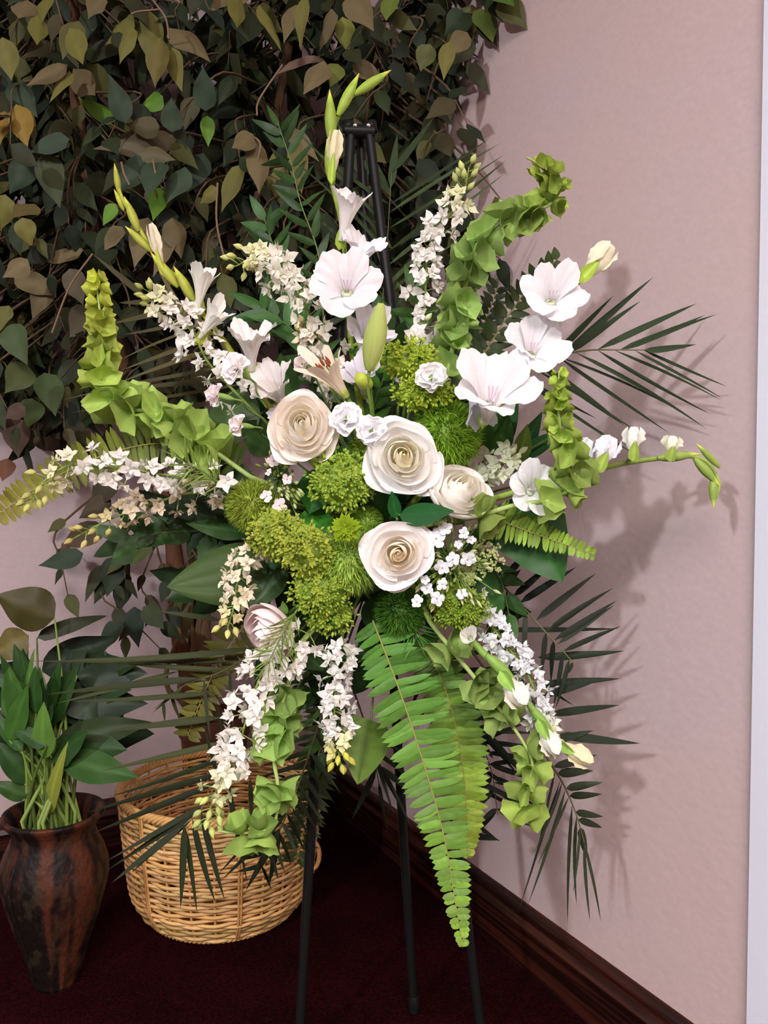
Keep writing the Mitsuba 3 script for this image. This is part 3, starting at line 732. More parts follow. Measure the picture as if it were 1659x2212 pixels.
def larkspur(label, line, d0, d1, rng, n=20, r=20, tint_=(246, 243, 238), tipc=(196, 200, 118), width=28, buds=5, name='larkspur', root=True, green_from=0.0):
    """line runs from the tip to the stalk; florets stand around it."""
    k = thing(name, label, name)
    p = line_px(line, d0, d1, 40)
    full = np.vstack([p, smooth_line([p[-1], (p[-1] + CENTRE) / 2, CENTRE], 6)[1:]]) if root else p
    part(k, 'stem', tube(full, np.linspace(0.0012, 0.0026, len(full)), (126, 150, 70), 5, rng), 'm_stem')
    stalks = []
    n = int(n * 1.3)
    for i in range(n + buds):
        u = (i + 0.5) / (n + buds)
        j = min(38, int(u * 39))
        c, ax = p[j], nrm(p[j] - p[j + 1])
        d = c[1]
        _, e1, e2 = basis(ax)
        a = i * 2.4 + rng.normal(0, 0.3)
        er = math.cos(a) * e1 + math.sin(a) * e2
        er = nrm(er + np.array([0, -0.55, 0]))
        spread = width / F_PX * d * (0.45 + 0.55 * min(1, u * 2.5)) * rng.uniform(0.55, 1.1)
        q = c + er * spread + ax * 0.006
        stalks.append(tube([c, c + er * spread * .5 + ax * .002, q], 0.0009, (140, 160, 84), 4))
        if i < buds:
            part(k, 'bud', spindle(q - ax * .002, q + nrm(er + ax) * 0.014, 0.0046, np.array(tipc) * rng.uniform(0.92, 1.1), 6, 6, rng), 'm_petal')
        else:
            g = np.clip(0.35 + 3.2 * (u - buds / (n + buds)), 0, 1)
            rgb = np.array(tipc) * (1 - g) * 1.05 + np.array(tint_) * g
            fr = r / F_PX * d * (0.75 + 0.25 * g)
            ff = nrm(er * 1.0 + [rng.normal(0, .45), -0.65, rng.normal(0, .45)])
            part(k, 'floret', join([floret5(q, ff, fr, np.clip(rgb * rng.uniform(0.96, 1.02), 0, 255), rng, 5, 0.36, 'ovate', 0.32, jit=0.30), floret5(q + ff * fr * .12, ff, fr * 0.5, np.clip(rgb * 0.97, 0, 255), rng, 3, 0.4, 'ovate', 0.9, nu=3), spindle(q, q - ff * fr * 0.75 + [0, 0, fr * .2], fr * .10, rgb, 5, 4)]), 'm_petal')
    part(k, 'flower_stalks', join(stalks), 'm_stem', kind='stuff')
    return k

def rose(label, x, y, d, f, R, rng, outer=WHITE, inner=CREAM, N=26, open_=1.0, green=True, spin=0.0):
    k = thing('rose', label, 'rose')
    c = P(x, y, d); R = R / F_PX * d
    f, e1, e2 = basis(f, spin)
    base = c - f * R * 0.95
    part(k, 'stem', tube(smooth_line([base, base - f * 0.03, (base * .5 + CENTRE * .5), CENTRE], 10), 0.0035, (70, 100, 44), 7, rng), 'm_stem')
    part(k, 'hip', ball(base + f * R * 0.04, R * 0.22, (96, 128, 58), 2, rng), 'm_stem')
    for i in range(5):
        a = i * 2 * np.pi / 5
        er = math.cos(a) * e1 + math.sin(a) * e2
        part(k, 'sepal', leaf(base + er * R * .15, base + er * R * 0.75 + f * R * 0.02, R * 0.16, f, (104, 138, 62), 'lance', 5, 2, fold=0.2, sag=-0.1, rng=rng), 'm_leaf')
    part(k, 'heart', spindle(base + f * R * 0.3, base + f * R * 1.15, R * 0.11, inner, 9, 8, rng, 0.3), 'm_rose')
    o = open_
    #          petals, middle and lip radius, height, half span, roll of the lip
    layers = [(2, 0.16, 0.07, 1.26, 1.9, 0.0), (3, 0.25, 0.17, 1.25, 1.45, 0.0), (4, 0.37, 0.30 + 0.03 * o, 1.22 - 0.05 * o, 1.15, 0.02), (4, 0.50, 0.44 + 0.08 * o, 1.16 - 0.10 * o, 1.1, 0.05),
              (5, 0.62, 0.62 + 0.12 * o, 1.08 - 0.18 * o, 0.95, 0.08), (5, 0.74, 0.80 + 0.18 * o, 0.98 - 0.24 * o, 0.85, 0.14)] + ([(3, 0.80, 0.86 + 0.26 * o, 0.84 - 0.30 * o, 0.75, 0.20)] if N > 22 else [])
    a0 = rng.uniform(0, 6.28)
    for li, (cnt, mid, top, hk, span, rl) in enumerate(layers):
        q = li / (len(layers) - 1)
        a0 += 0.6 * np.pi / cnt + rng.uniform(0, 0.5)
        for i in range(cnt):
            a = a0 + 2 * np.pi * i / cnt + rng.normal(0, 0.10)
            nu, nv = 10, 12
            t = np.linspace(0, 1, nu + 1)[:, None]
            u = np.linspace(-1, 1, nv + 1)[None, :]
            rr, hh = rng.uniform(0.93, 1.07), rng.uniform(0.95, 1.04)
            tt = t * (1 - 0.30 * np.abs(u) ** 2.2 * (0.5 + 0.5 * q) + 0.03 * np.exp(-(u / 0.2) ** 2))
            r = (1 - tt) ** 2 * R * 0.12 + 2 * tt * (1 - tt) * R * mid * 1.5 * rr + tt ** 2 * R * top * rr
            z = R * hk * hh * (tt * 1.25 - 0.25 * tt ** 2)
            ph = rng.uniform(0, 6.28)
            roll = rl * np.clip((tt - 0.70) / 0.30, 0, 1) ** 2 * (0.6 + 0.4 * np.sin(2.2 * u + ph))
            r = r + R * (roll + 0.014 * np.sin(4 * u + ph) * tt ** 3) + u * R * 0.055 * tt * (1 - 0.45 * q)
            z = z - R * 1.1 * roll + R * 0.02 * np.sin(5 * u + ph) * tt ** 3
            phi = a + u * span
            p = base + f * z[..., None] + (r * np.cos(phi) * 0.94)[..., None] * e1 + (r * np.sin(phi) * 1.06)[..., None] * e2
            rgb = np.array(inner) * (1 - min(1, q * 1.5)) + np.array(outer) * min(1, q * 1.5)
            part(k, 'petal', (p.reshape(-1, 3), gf(nu, nv), tint((nu + 1) * (nv + 1), np.clip(rgb, 0, 255))), 'm_rose')
    return k

def carnation(label, x, y, d, f, R, rng, rgb=(248, 242, 244), n=26, stalk=None, calyx=True):
    k = thing('carnation', label, 'carnation')
    c = P(x, y, d); R = R / F_PX * d
    f, e1, e2 = basis(f)
    base = c - f * R * 1.1
    tail = base - f * R * 0.9
    end = CENTRE if stalk is None else P(*stalk)
    part(k, 'stem', tube(smooth_line([tail, tail - f * R, (tail + end) / 2, end], 10), 0.0017, (104, 134, 70), 6, rng), 'm_stem')
    if calyx: part(k, 'calyx', spindle(tail - f * R * .25, base + f * R * 0.4, R * 0.28, (128, 164, 84), 8, 8, rng, 1.0), 'm_stem')
    n = int(n * 0.62)
    for i in range(n):
        q = (i + 0.5) / n
        a = i * 2.39996
        th = 0.10 + 1.30 * q ** 0.75                        # lean from the axis
        er = math.cos(a) * e1 + math.sin(a) * e2
        dirn = nrm(f * math.cos(th) + er * math.sin(th))
        L = R * (1.05 - 0.1 * q) * rng.uniform(0.9, 1.08)
        nn = nrm(f * math.sin(th) - er * math.cos(th))
        s = np.cross(dirn, nn)
        nu, nv = 4, 8
        t = np.linspace(0, 1, nu + 1)[:, None]
        u = np.linspace(-1, 1, nv + 1)[None, :]
        ph = rng.uniform(0, 6.28)
        zig = 1 + (0.05 * np.cos(u * np.pi * 3 + i) + 0.02 * np.cos(u * np.pi * 7)) * t ** 3 - 0.12 * u ** 4
        rad = L * t * zig
        fan = u * 0.95
        ruf = R * (0.17 * np.sin(u * 4.5 + ph) + 0.05 * np.sin(u * 10 + 2 * ph)) * t ** 2
        b0 = base + f * R * 0.12 + er * R * 0.10 * q
        p = b0 + dirn * (rad * np.cos(fan))[..., None] + s * (rad * np.sin(fan) * 0.85)[..., None] + nn * ruf[..., None] - nn * (R * 0.10 * t ** 3 * q)[..., None]
        part(k, 'petal', (p.reshape(-1, 3), gf(nu, nv), tint((nu + 1) * (nv + 1), rgb, rng, 0.012)), 'm_petal')
    return k

def viburnum(label, blobs, rng, rgb0=(180, 200, 86), rgb1=(142, 176, 66), n=230, s=7.5):
    """Domed heads of tiny yellow-green florets; blobs: (x, y, d, rx, rz) in pixels of one flower head."""
    k = thing('viburnum_head', label, 'green viburnum')
    fl, st, cores = [], [], []
    tot = sum(b[3] * b[4] for b in blobs)
    for bx, by, d, rx, rz in blobs:
        c = P(bx, by, d)
        px = d / F_PX
        root = c + [0, 0.075, 0]
        st.append(tube([CENTRE, (CENTRE + root) / 2, root], 0.003, (96, 126, 52), 6))
        cores.append(ball(c + [0, 0.012, 0], 1.0, rgb1, 2, rng, (rx * px * .86, min(rx, rz) * px * .6, rz * px * .86)))
        for i in range(int(n * rx * rz / tot)):
            while True:
                u, v = rng.uniform(-1, 1, 2)
                if u * u + v * v < 1: break
            bulge = math.sqrt(1 - u * u - v * v)
            dirn = nrm([u * 1.1, -0.35 - 0.75 * bulge, v * 1.1])
            q = c + np.array([u * rx * px, -bulge * 0.75 * min(rx, rz) * px, v * rz * px]) + rng.normal(0, 0.0018, 3)
            g = rng.uniform(0, 1)
            rgb = np.array(rgb0) * g + np.array(rgb1) * (1 - g)
            if rng.uniform() < 0.62:
                fl.append(floret5(q, dirn, s * px * rng.uniform(0.75, 1.35), rgb, rng, 4, 0.45, 'ovate', 0.55, None, 2, 2))
            else:
                fl.append(spindle(q, q + dirn * s * px * 1.5, s * px * 0.42, rgb * 1.05, 5, 4))
            if i % 3 == 0: st.append(tube([root * .6 + q * .4 + [0, 0.0, 0], q], 0.0008, (92, 116, 44), 3))
    part(k, 'florets', join(fl), 'm_bell', kind='stuff')
    part(k, 'stem', join(st + cores), 'm_stem')
    return k

def moss_ball(label, x, y, d, R, rng, rgb=(124, 156, 40), n=2600, hair=0.34, squash=1.0, droop=0.3):
    k = thing('moss_dianthus', label, 'green dianthus')
    c = P(x, y, d); R = R / F_PX * d
    part(k, 'core', ball(c, R * 0.70, rgb, 3, rng, (1, 1, squash)), 'm_leaf')
    part(k, 'stem', tube([c + [0, R * .6, 0], (c + CENTRE) / 2 + [0, .02, 0], CENTRE], 0.003, (90, 120, 50), 6), 'm_stem')
    hs = []
    for i in range(n):
        z = 1 - 2 * (i + 0.5) / n; a = i * 2.39996
        e = np.array([math.sqrt(1 - z * z) * math.cos(a), math.sqrt(1 - z * z) * math.sin(a), z])
        if e[1] > 0.45: continue
        e = nrm(e + rng.normal(0, 0.10, 3))
        b = c + e * R * 0.70 * [1, 1, squash]
        sw = nrm(e + rng.normal(0, 0.35, 3) + [0, 0, -droop])
        L = R * hair * rng.uniform(0.75, 1.2)
        m, t = b + e * L * 0.55, b + e * L * 0.55 + sw * L * 0.55
        w = np.cross(e, rng.normal(0, 1, 3)); w = nrm(w) * R * 0.019
        v = np.array([b - w, b + w, m - w * .8, m + w * .8, t])
        col = tint(5, np.array(rgb) * rng.uniform(0.85, 1.3), None)
        hs.append((v, np.array([[0, 1, 3], [0, 3, 2], [2, 3, 4]]), col))
    part(k, 'bristles', join(hs), 'm_bell', kind='stuff', smooth=False)
    return k

def palm(label, rachis, d0, d1, leaflets, rng, rgb=(46, 62, 40), hw=6.0, d_tip=0.0, stem=(92, 92, 58), root=False, r=0.0022, dark=1.0):
    """A palm frond: a rachis and its leaflets (bx, by, tx, ty[, half width]); each leaflet springs from the nearest point of the rachis distance."""
    k = thing('palm_frond', label, 'palm frond')
    p = line_px(rachis, d0, d1, 30, 0.03)
    pp = np.vstack([smooth_line([CENTRE, (CENTRE + p[0]) / 2, p[0]], 6)[:-1], p]) if root else p
    part(k, 'rachis', tube(pp, np.linspace(r, r * 0.35, len(pp)), stem, 5, rng), 'm_stem')
    rx = smooth_line([np.r_[np.array(q[:2], float), 0] for q in rachis], 30)
    for L in leaflets:
        bx, by, tx, ty = L[:4]
        w = L[4] if len(L) > 4 else hw
        j = int(np.argmin((rx[:, 0] - bx) ** 2 + (rx[:, 1] - by) ** 2))
        d = p[j][1]
        b = P(bx, by, d, 0.025)
        if (rx[j, 0] - bx) ** 2 + (rx[j, 1] - by) ** 2 < 900: b = p[j]
        t = P(tx, ty, d + d_tip + rng.uniform(-0.03, 0.03), 0.025)
        n = nrm([rng.normal(0, 0.25), -1, 0.35 + rng.normal(0, 0.25)])
        part(k, 'leaflet', clear(leaf(b, t, w / F_PX * d, n, np.clip(np.array(rgb) * rng.uniform(0.82, 1.18), 0, 255), 'lance', 7, 2, fold=rng.uniform(-0.1, 0.5), sag=rng.uniform(-0.01, 0.035), rng=rng, mid=1.12, side_sag=rng.normal(0, 0.008), amt=0.03)), 'm_palm')
    return k

def fan(rachis, specs):
    """Leaflets for palm(): specs (from u, to u, count, side, start angle, end angle, start length, end length, half width), angles from the rachis direction in degrees."""
    p = smooth_line([np.r_[np.array(q[:2], float), 0] for q in rachis], 60)
    out = []
    for u0, u1, n, side, a0, a1, l0, l1, w in specs:
        for i in range(n):
            q = i / max(1, n - 1)
            j = min(58, int((u0 + (u1 - u0) * q) * 59))
            t = nrm(p[j + 1] - p[j])
            a = math.radians(a0 + (a1 - a0) * q) * side
            dx, dy = t[0] * math.cos(a) - t[1] * math.sin(a), t[0] * math.sin(a) + t[1] * math.cos(a)
            L = l0 + (l1 - l0) * q
            out.append((p[j][0], p[j][1], p[j][0] + dx * L, p[j][1] + dy * L, w))
    return out

def fern(label, rachis, d0, d1, width, rng, n=40, rgb=(78, 120, 44), w=0.48, ang=78, sides=(1, -1), rgb_tip=None, curl=0.05, thick=0.0016, kind='pinna', toward=0.15, name='fern_frond'):
    """width(u, side) in pixels at u from the base (0) to the tip (1)."""
    k = thing(name, label, 'fern frond')
    p = line_px(rachis, d0, d1, 80)
    part(k, 'rachis', tube(p, np.linspace(thick, thick * 0.4, 80), (142, 146, 74), 5, rng), 'm_stem')
    s = np.r_[0, np.cumsum(np.linalg.norm(np.diff(p, axis=0), axis=1))]
    gap = s[-1] / n
    tip = np.array(rgb if rgb_tip is None else rgb_tip)
    for i in range(n):
        u = (i + 0.5) / n
        for sd in sides:
            j = min(78, int(np.searchsorted(s, (i + 0.5 + 0.25 * sd) * gap)))
            c, t = p[j], nrm(p[j + 1] - p[j])
            view = nrm(c - [0, 0, CAM_Z])
            lat = nrm(np.cross(t, view)) * sd
            a = math.radians(ang + rng.normal(0, 4))
            dirn = nrm(lat * math.sin(a) + t * math.cos(a) - view * toward + [0, 0, rng.normal(0, .04)])
            L = width(u, sd) / F_PX * c[1] * rng.uniform(0.93, 1.06)
            col = np.array(rgb) * (1 - u) + tip * u
            part(k, 'pinna', leaf(c, c + dirn * L, gap * w, -view + t * rng.normal(0.25, 0.15), np.clip(col * rng.uniform(0.86, 1.14), 0, 255), kind, 5, 2, fold=0.15, sag=-curl * rng.uniform(0.3, 1.8), rng=rng, mid=1.08, wave=0.10, side_sag=0.03 * sd), 'm_leaf')
    return k

def single_leaf(label, base, tip, hw, d0, d1, rng, rgb, kind='ovate', n=(0, -1, 0.25), stalk=True, gloss=True, name='salal_leaf', cat='leaf', mid=1.5, **kw):
    k = thing(name, label, cat)
    b, t = P(*base, d0), P(*tip, d1)
    part(k, 'blade', leaf(b, t, hw / F_PX * d0, n, rgb, kind, 14, 8, rng=rng, mid=mid, **kw), 'm_gloss' if gloss else 'm_leaf')
    if stalk:
        part(k, 'stalk', tube(smooth_line([b + (t - b) * .02, b - (t - b) * 0.12 + [0, .015, 0], CENTRE], 10), 0.0018, (96, 120, 56), 5), 'm_stem')
    return k

def leafy_spray(label, line, d0, d1, leaves, rng, rgb, name='ruscus_spray', hw=9, length=60, gloss=True, root=True, kind='lance', ang=45, cat='greenery'):
    """A stem with alternate leaves along it; line runs from the base to the tip."""
    k = thing(name, label, cat)
    p = line_px(line, d0, d1, 40)
    full = np.vstack([smooth_line([CENTRE, (CENTRE + p[0]) / 2, p[0]], 6)[:-1], p]) if root else p
    part(k, 'stem', tube(full, np.linspace(0.002, 0.0008, len(full)), (96, 120, 60), 5, rng), 'm_stem')
    for i in range(leaves):
        u = 0.04 + 0.96 * i / max(1, leaves - 1)
        j = min(38, int(u * 39))
        c, t = p[j], nrm(p[j + 1] - p[j])
        view = nrm(c - [0, 0, CAM_Z])
        sd = 1 if i % 2 else -1
        a = math.radians(ang + rng.normal(0, 10)) if i < leaves - 1 else 0.1
        lat = nrm(np.cross(t, view)) * sd
        dirn = nrm(t * math.cos(a) + lat * math.sin(a) + rng.normal(0, 0.18, 3))
        L = length / F_PX * c[1] * rng.uniform(0.8, 1.15)
        part(k, 'leaf', leaf(c, c + dirn * L, hw / F_PX * c[1] * rng.uniform(0.85, 1.15), -view + rng.normal(0, 0.35, 3), np.clip(np.array(rgb) * rng.uniform(0.8, 1.2), 0, 255), kind, 7, 4, fold=rng.uniform(0, 0.3), sag=rng.uniform(-.04, .08), rng=rng, mid=1.25, wave=0.08), 'm_gloss' if gloss else 'm_leaf')
    return k
# ------------------------------------------------------------------ the standing flower spray: what stands where
R_ = lambda s: np.random.default_rng(1000 + s)

# --- palms behind the flowers
palm('dark palm frond that spreads right over the wall beside the upper gladiolus', [(1040, 900), (1120, 815), (1200, 772), (1270, 757), (1340, 756), (1400, 756)], 1.30, 1.17,
     [(1195, 770, 1326, 638, 7), (1215, 768, 1412, 598, 8), (1235, 764, 1384, 650, 7), (1295, 756, 1506, 655, 8), (1335, 756, 1524, 680, 7), (1345, 757, 1549, 679, 7), (1385, 757, 1504, 744, 10),
      (1385, 757, 1572, 836, 4), (1370, 756, 1563, 862, 4), (1330, 757, 1561, 866, 5), (1290, 757, 1537, 896, 4), (1240, 765, 1528, 928, 5), (1205, 772, 1472, 890, 4), (1215, 780, 1446, 936, 5),
      (1170, 790, 1350, 920, 8), (1160, 800, 1395, 945, 4), (1130, 815, 1385, 990, 5), (1118, 820, 1290, 905, 5)], R_(1), (37, 51, 31), root=True)
palm('tall palm frond standing behind the top gladiolus', [(800, 900), (822, 700), (835, 540), (846, 372)], 1.42, 1.46,
     [(846, 380, 938, 252, 8), (845, 400, 858, 290, 9), (842, 420, 800, 330, 8), (840, 440, 1062, 296, 4), (838, 465, 1080, 310, 4), (836, 500, 1092, 332, 5), (834, 540, 1095, 345, 5), (830, 580, 1090, 375, 5), (828, 620, 1005, 470, 5), (826, 640, 1000, 510, 5), (824, 690, 960, 560, 6),
      (842, 420, 722, 258, 7), (840, 450, 690, 330, 5), (836, 490, 625, 268, 5), (832, 540, 632, 346, 5), (828, 590, 650, 445, 5), (826, 620, 690, 500, 5), (822, 660, 700, 560, 5), (834, 515, 700, 395, 5)], R_(2), (51, 66, 39), root=True, d_tip=0.02)
palm('palm frond fanned out to the left over the ficus leaves', [(640, 960), (560, 850), (470, 760), (380, 690), (318, 645)], 1.42, 1.5,
     [(318, 645, 200, 548, 7), (330, 650, 256, 654, 7), (360, 668, 240, 700, 6), (385, 690, 268, 722, 5), (410, 705, 255, 780, 5), (440, 730, 262, 800, 6), (470, 760, 250, 830, 6), (500, 790, 130, 865, 5), (520, 810, 245, 842, 6), (540, 830, 150, 892, 5), (560, 860, 190, 905, 6), (590, 890, 235, 935, 6),
      (430, 715, 330, 560, 6), (470, 750, 380, 600, 6), (350, 665, 380, 560, 6), (500, 780, 430, 640, 5)], R_(3), (75, 70, 45), root=True)
lw = [(1060, 1240), (1110, 1290), (1160, 1345), (1215, 1405), (1245, 1440)]
palm('dark palm frond that curves down to the right below the broad leaf', lw, 1.32, 1.24,
     [(1075, 1262, 1150, 1180, 8), (1085, 1270, 1125, 1230, 8), (1110, 1290, 1195, 1215, 8), (1125, 1305, 1245, 1225, 8), (1160, 1340, 1288, 1238, 8), (1180, 1360, 1325, 1270, 7), (1200, 1380, 1334, 1296, 7), (1205, 1395, 1330, 1305, 6), (1215, 1402, 1342, 1352, 6), (1075, 1300, 1090, 1335, 5),
      (1090, 1275, 1095, 1400, 6), (1110, 1295, 1115, 1420, 6), (1140, 1320, 1130, 1440, 6), (1175, 1365, 1170, 1460, 6), (1195, 1380, 1190, 1475, 6), (1215, 1405, 1195, 1530, 5), (1230, 1420, 1200, 1530, 5), (1240, 1430, 1228, 1455, 4)], R_(4), (34, 42, 30), root=True)
palm('palm frond with level leaflets that point right below the dark curving frond', [(960, 1300), (1040, 1330), (1120, 1420), (1170, 1500), (1205, 1600)], 1.31, 1.25,
     [(1085, 1345, 1342, 1358, 6), (1160, 1420, 1350, 1406, 9), (1160, 1475, 1341, 1466, 9), (1170, 1502, 1280, 1476, 8), (1175, 1546, 1339, 1523, 9), (1200, 1590, 1384, 1606, 10), (1205, 1600, 1282, 1578, 8), (1150, 1470, 1240, 1525, 4), (1040, 1360, 1180, 1560, 5), (1060, 1400, 1220, 1580, 5)], R_(5), (34, 45, 31), root=True)
palm('palm frond with clipped leaflets that hangs lowest on the right', [(1130, 1560), (1190, 1650), (1220, 1700), (1245, 1760), (1262, 1820)], 1.27, 1.24,
     [(1195, 1655, 1290, 1630, 9), (1205, 1668, 1282, 1665, 10), (1222, 1700, 1302, 1690, 9), (1230, 1720, 1300, 1715, 9), (1246, 1752, 1303, 1764, 8), (1252, 1772, 1301, 1788, 8), (1254, 1785, 1268, 1855, 9),
      (1195, 1668, 1158, 1860, 3), (1200, 1690, 1120, 1970, 3), (1215, 1705, 1140, 1955, 4), (1220, 1720, 1160, 1870, 3), (1235, 1740, 1226, 1998, 4), (1244, 1760, 1246, 1958, 4), (1250, 1790, 1238, 1930, 3), (1260, 1820, 1275, 1992, 4), (1262, 1822, 1298, 1992, 4), (1190, 1700, 1155, 1840, 4)], R_(6), (41, 48, 33), root=True)
low = [(900, 1400), (985, 1500), (1060, 1620), (1110, 1740)]
palm('dense dark palm frond tucked behind the long green fern', [(890, 1380), (960, 1470), (1020, 1570), (1060, 1660), (1075, 1760)], 1.33, 1.36,
     fan([(890, 1380), (960, 1470), (1020, 1570), (1060, 1660), (1075, 1760)], [(0.15, 0.95, 12, 1, 60, 50, 130, 60, 6), (0.15, 0.95, 12, -1, 62, 52, 170, 90, 6)]) +
     [(994, 1494, 1070, 1545, 6), (998, 1539, 1120, 1676, 7), (1010, 1605, 1066, 1640, 6), (1068, 1600, 1024, 1748, 9), (1023, 1683, 1168, 1754, 6), (1050, 1560, 1010, 1640, 6), (1075, 1500, 1040, 1600, 5), (1000, 1470, 1060, 1490, 5), (1060, 1650, 1150, 1640, 5), (1050, 1600, 1140, 1560, 5), (1065, 1690, 1160, 1700, 5), (1075, 1745, 1030, 1800, 6), (985, 1520, 1150, 1690, 9), (1000, 1800, 1080, 1815, 8), (960, 1740, 1080, 1818, 8), (1010, 1640, 1180, 1760, 5), (990, 1680, 1160, 1770, 5)], R_(7), (28, 37, 27), root=True)
palm('palm frond that reaches low left across the wicker basket', [(600, 1560), (520, 1640), (465, 1700), (430, 1755), (398, 1782)], 1.30, 1.20,
     [(560, 1600, 232, 1722, 6), (500, 1660, 185, 1756, 7), (470, 1690, 200, 1800, 7), (440, 1735, 230, 1860, 6), (430, 1750, 232, 1880, 6), (400, 1782, 240, 1908, 8), (415, 1765, 285, 1885, 6),
      (395, 1785, 390, 1963, 9), (402, 1790, 426, 1975, 6), (412, 1768, 466, 1952, 7), (428, 1745, 486, 1946, 7), (505, 1690, 535, 1910, 6), (540, 1680, 545, 1800, 5), (470, 1690, 440, 1560, 4), (500, 1660, 470, 1520, 4)], R_(8), (34, 41, 23), root=True)
palm('palm frond with long level leaflets between the leafy plant and the basket', [(640, 1330), (560, 1400), (480, 1450), (400, 1480), (335, 1530)], 1.36, 1.42,
     [(560, 1395, 150, 1424, 7), (520, 1420, 60, 1428, 5), (480, 1440, 250, 1430, 6), (440, 1450, 100, 1500, 8), (385, 1450, 120, 1520, 7), (470, 1495, 150, 1515, 6), (480, 1550, 230, 1580, 8), (500, 1600, 220, 1665, 7), (400, 1480, 330, 1540, 4), (540, 1440, 610, 1350, 5),
      (440, 1470, 455, 1600, 4), (375, 1500, 392, 1560, 4), (352, 1515, 356, 1560, 4), (500, 1440, 505, 1580, 4), (480, 1340, 340, 1320, 6)], R_(9), (55, 61, 34), root=True)
palm('dark palm frond that crosses the right side of the basket', [(690, 1560), (650, 1680), (610, 1780), (560, 1880)], 1.34, 1.36,
     fan([(690, 1560), (650, 1680), (610, 1780), (560, 1880)], [(0.1, 0.95, 13, 1, 55, 45, 120, 60, 5), (0.1, 0.95, 13, -1, 55, 45, 120, 60, 5)]) +
     [(640, 1700, 470, 1890, 6), (620, 1760, 480, 1900, 7), (610, 1790, 530, 1925, 9), (600, 1800, 580, 1915, 8)], R_(10), (31, 39, 22), root=True)
palm('thin palm frond with sparse leaflets between the easel legs', [(760, 1480), (800, 1600), (820, 1700)], 1.40, 1.44,
     [(820, 1660, 760, 1770, 7), (830, 1650, 900, 1720, 7), (805, 1640, 890, 1790, 6), (770, 1560, 700, 1700, 5), (780, 1580, 890, 1640, 6), (790, 1600, 850, 1760, 5), (815, 1690, 838, 1800, 4), (800, 1620, 900, 1690, 5)], R_(11), (34, 41, 28), root=True)

# --- ferns
wmain = lambda u, s: (118 if s > 0 else 96) * (0.55 + 0.9 * u) * 1.0 if u < 0.25 else ((118 if s > 0 else 96) * 0.78 * (1 - ((u - 0.25) / 0.75) ** 1.5 * 0.86))
fern('long bright green sword fern that hangs down the middle of the spray', [(805, 1340), (840, 1430), (880, 1540), (915, 1650), (945, 1750), (968, 1850), (982, 1940), (1000, 2046)], 1.22, 1.15, wmain, R_(20), 56, (70, 118, 44), 0.62, 82, rgb_tip=(112, 146, 54), curl=0.06)
fern('shorter sword fern that hangs half behind the longest fern', [(900, 1370), (950, 1460), (982, 1560), (1000, 1660), (1008, 1760), (1010, 1850)], 1.26, 1.24, lambda u, s: 66 * math.sin(math.pi * (0.18 + 0.80 * u)) ** 0.7, R_(21), 40, (80, 124, 48), 0.7, 80, rgb_tip=(140, 160, 56))
fern('arching sword fern that points far left past the white larkspur', [(520, 1010), (430, 965), (340, 958), (250, 975), (160, 1010), (70, 1060), (-10, 1115)], 1.30, 1.20, lambda u, s: 62 * (1 - u ** 2.2 * 0.6) * (0.8 + 0.4 * u), R_(22), 44, (70, 98, 34), 0.5, 84, rgb_tip=(120, 114, 42))
fern('small sword fern that lies on the broad leaf at the right', [(1060, 1115), (1120, 1140), (1190, 1165), (1284, 1198)], 1.17, 1.16, lambda u, s: 50 * (1 - u * 0.72), R_(23), 24, (116, 148, 48), 0.5, 80)
fern('spiky leatherleaf fern behind the right gladiolus', [(1000, 840), (1060, 740), (1110, 665), (1160, 600), (1205, 560)], 1.36, 1.33, lambda u, s: 64 * (1 - u * 0.55), R_(24), 17, (46, 68, 32), 0.5, 58, kind='lance', curl=0.08, rgb_tip=(60, 78, 36))
fern('olive fern left of the lower larkspur', [(545, 1330), (480, 1420), (440, 1500), (405, 1590)], 1.40, 1.42, lambda u, s: 64 * (1 - u * 0.5), R_(25), 20, (92, 90, 34), 0.55, 70, kind='lance')
fern('dark fern that drops in front of the right basket edge', [(720, 1500), (690, 1620), (668, 1740), (640, 1860)], 1.37, 1.40, lambda u, s: 64 * (1 - u * 0.4), R_(26), 30, (52, 60, 26), 0.5, 68, kind='lance')
fern('dark fern right of the tall palm behind the bells', [(960, 860), (1010, 760), (1050, 690), (1075, 620)], 1.40, 1.38, lambda u, s: 60 * (1 - u * 0.5), R_(27), 18, (44, 58, 32), 0.5, 60, kind='lance')

# --- broad leaves
single_leaf('large pleated hosta leaf left of the viburnum', (575, 1225), (360, 1268), 72, 1.26, 1.20, R_(30), (58, 80, 38), 'heart', (-0.1, -1, 0.3), pleat=0.09, name='hosta_leaf', gloss=False, fold=0.15, mid=1.1)
single_leaf('large dark green salal leaf under the fern at the right', (1110, 1075), (1215, 1258), 92, 1.22, 1.18, R_(31), (30, 78, 26), 'heart', (0.25, -1, 0.1), fold=0.1, wave=0.05)
single_leaf('glossy ruscus leaf between the white roses', (862, 1112), (982, 1104), 29, 1.14, 1.10, R_(32), (28, 78, 36), 'ovate', (0.05, -1, 0.5), name='ruscus_leaf', fold=0.2, mid=1.15)
single_leaf('small upright glossy leaf under the upper white rose', (856, 1120), (846, 1060), 15, 1.14, 1.12, R_(33), (30, 84, 36), 'ovate', (0, -1, 0.2), name='ruscus_leaf', fold=0.2)
single_leaf('rounded light green galax leaf beside the hanging fern', (800, 1555), (772, 1695), 56, 1.24, 1.18, R_(34), (84, 112, 40), 'heart', (0.2, -1, -0.1), name='galax_leaf', fold=0.12, mid=0.55)
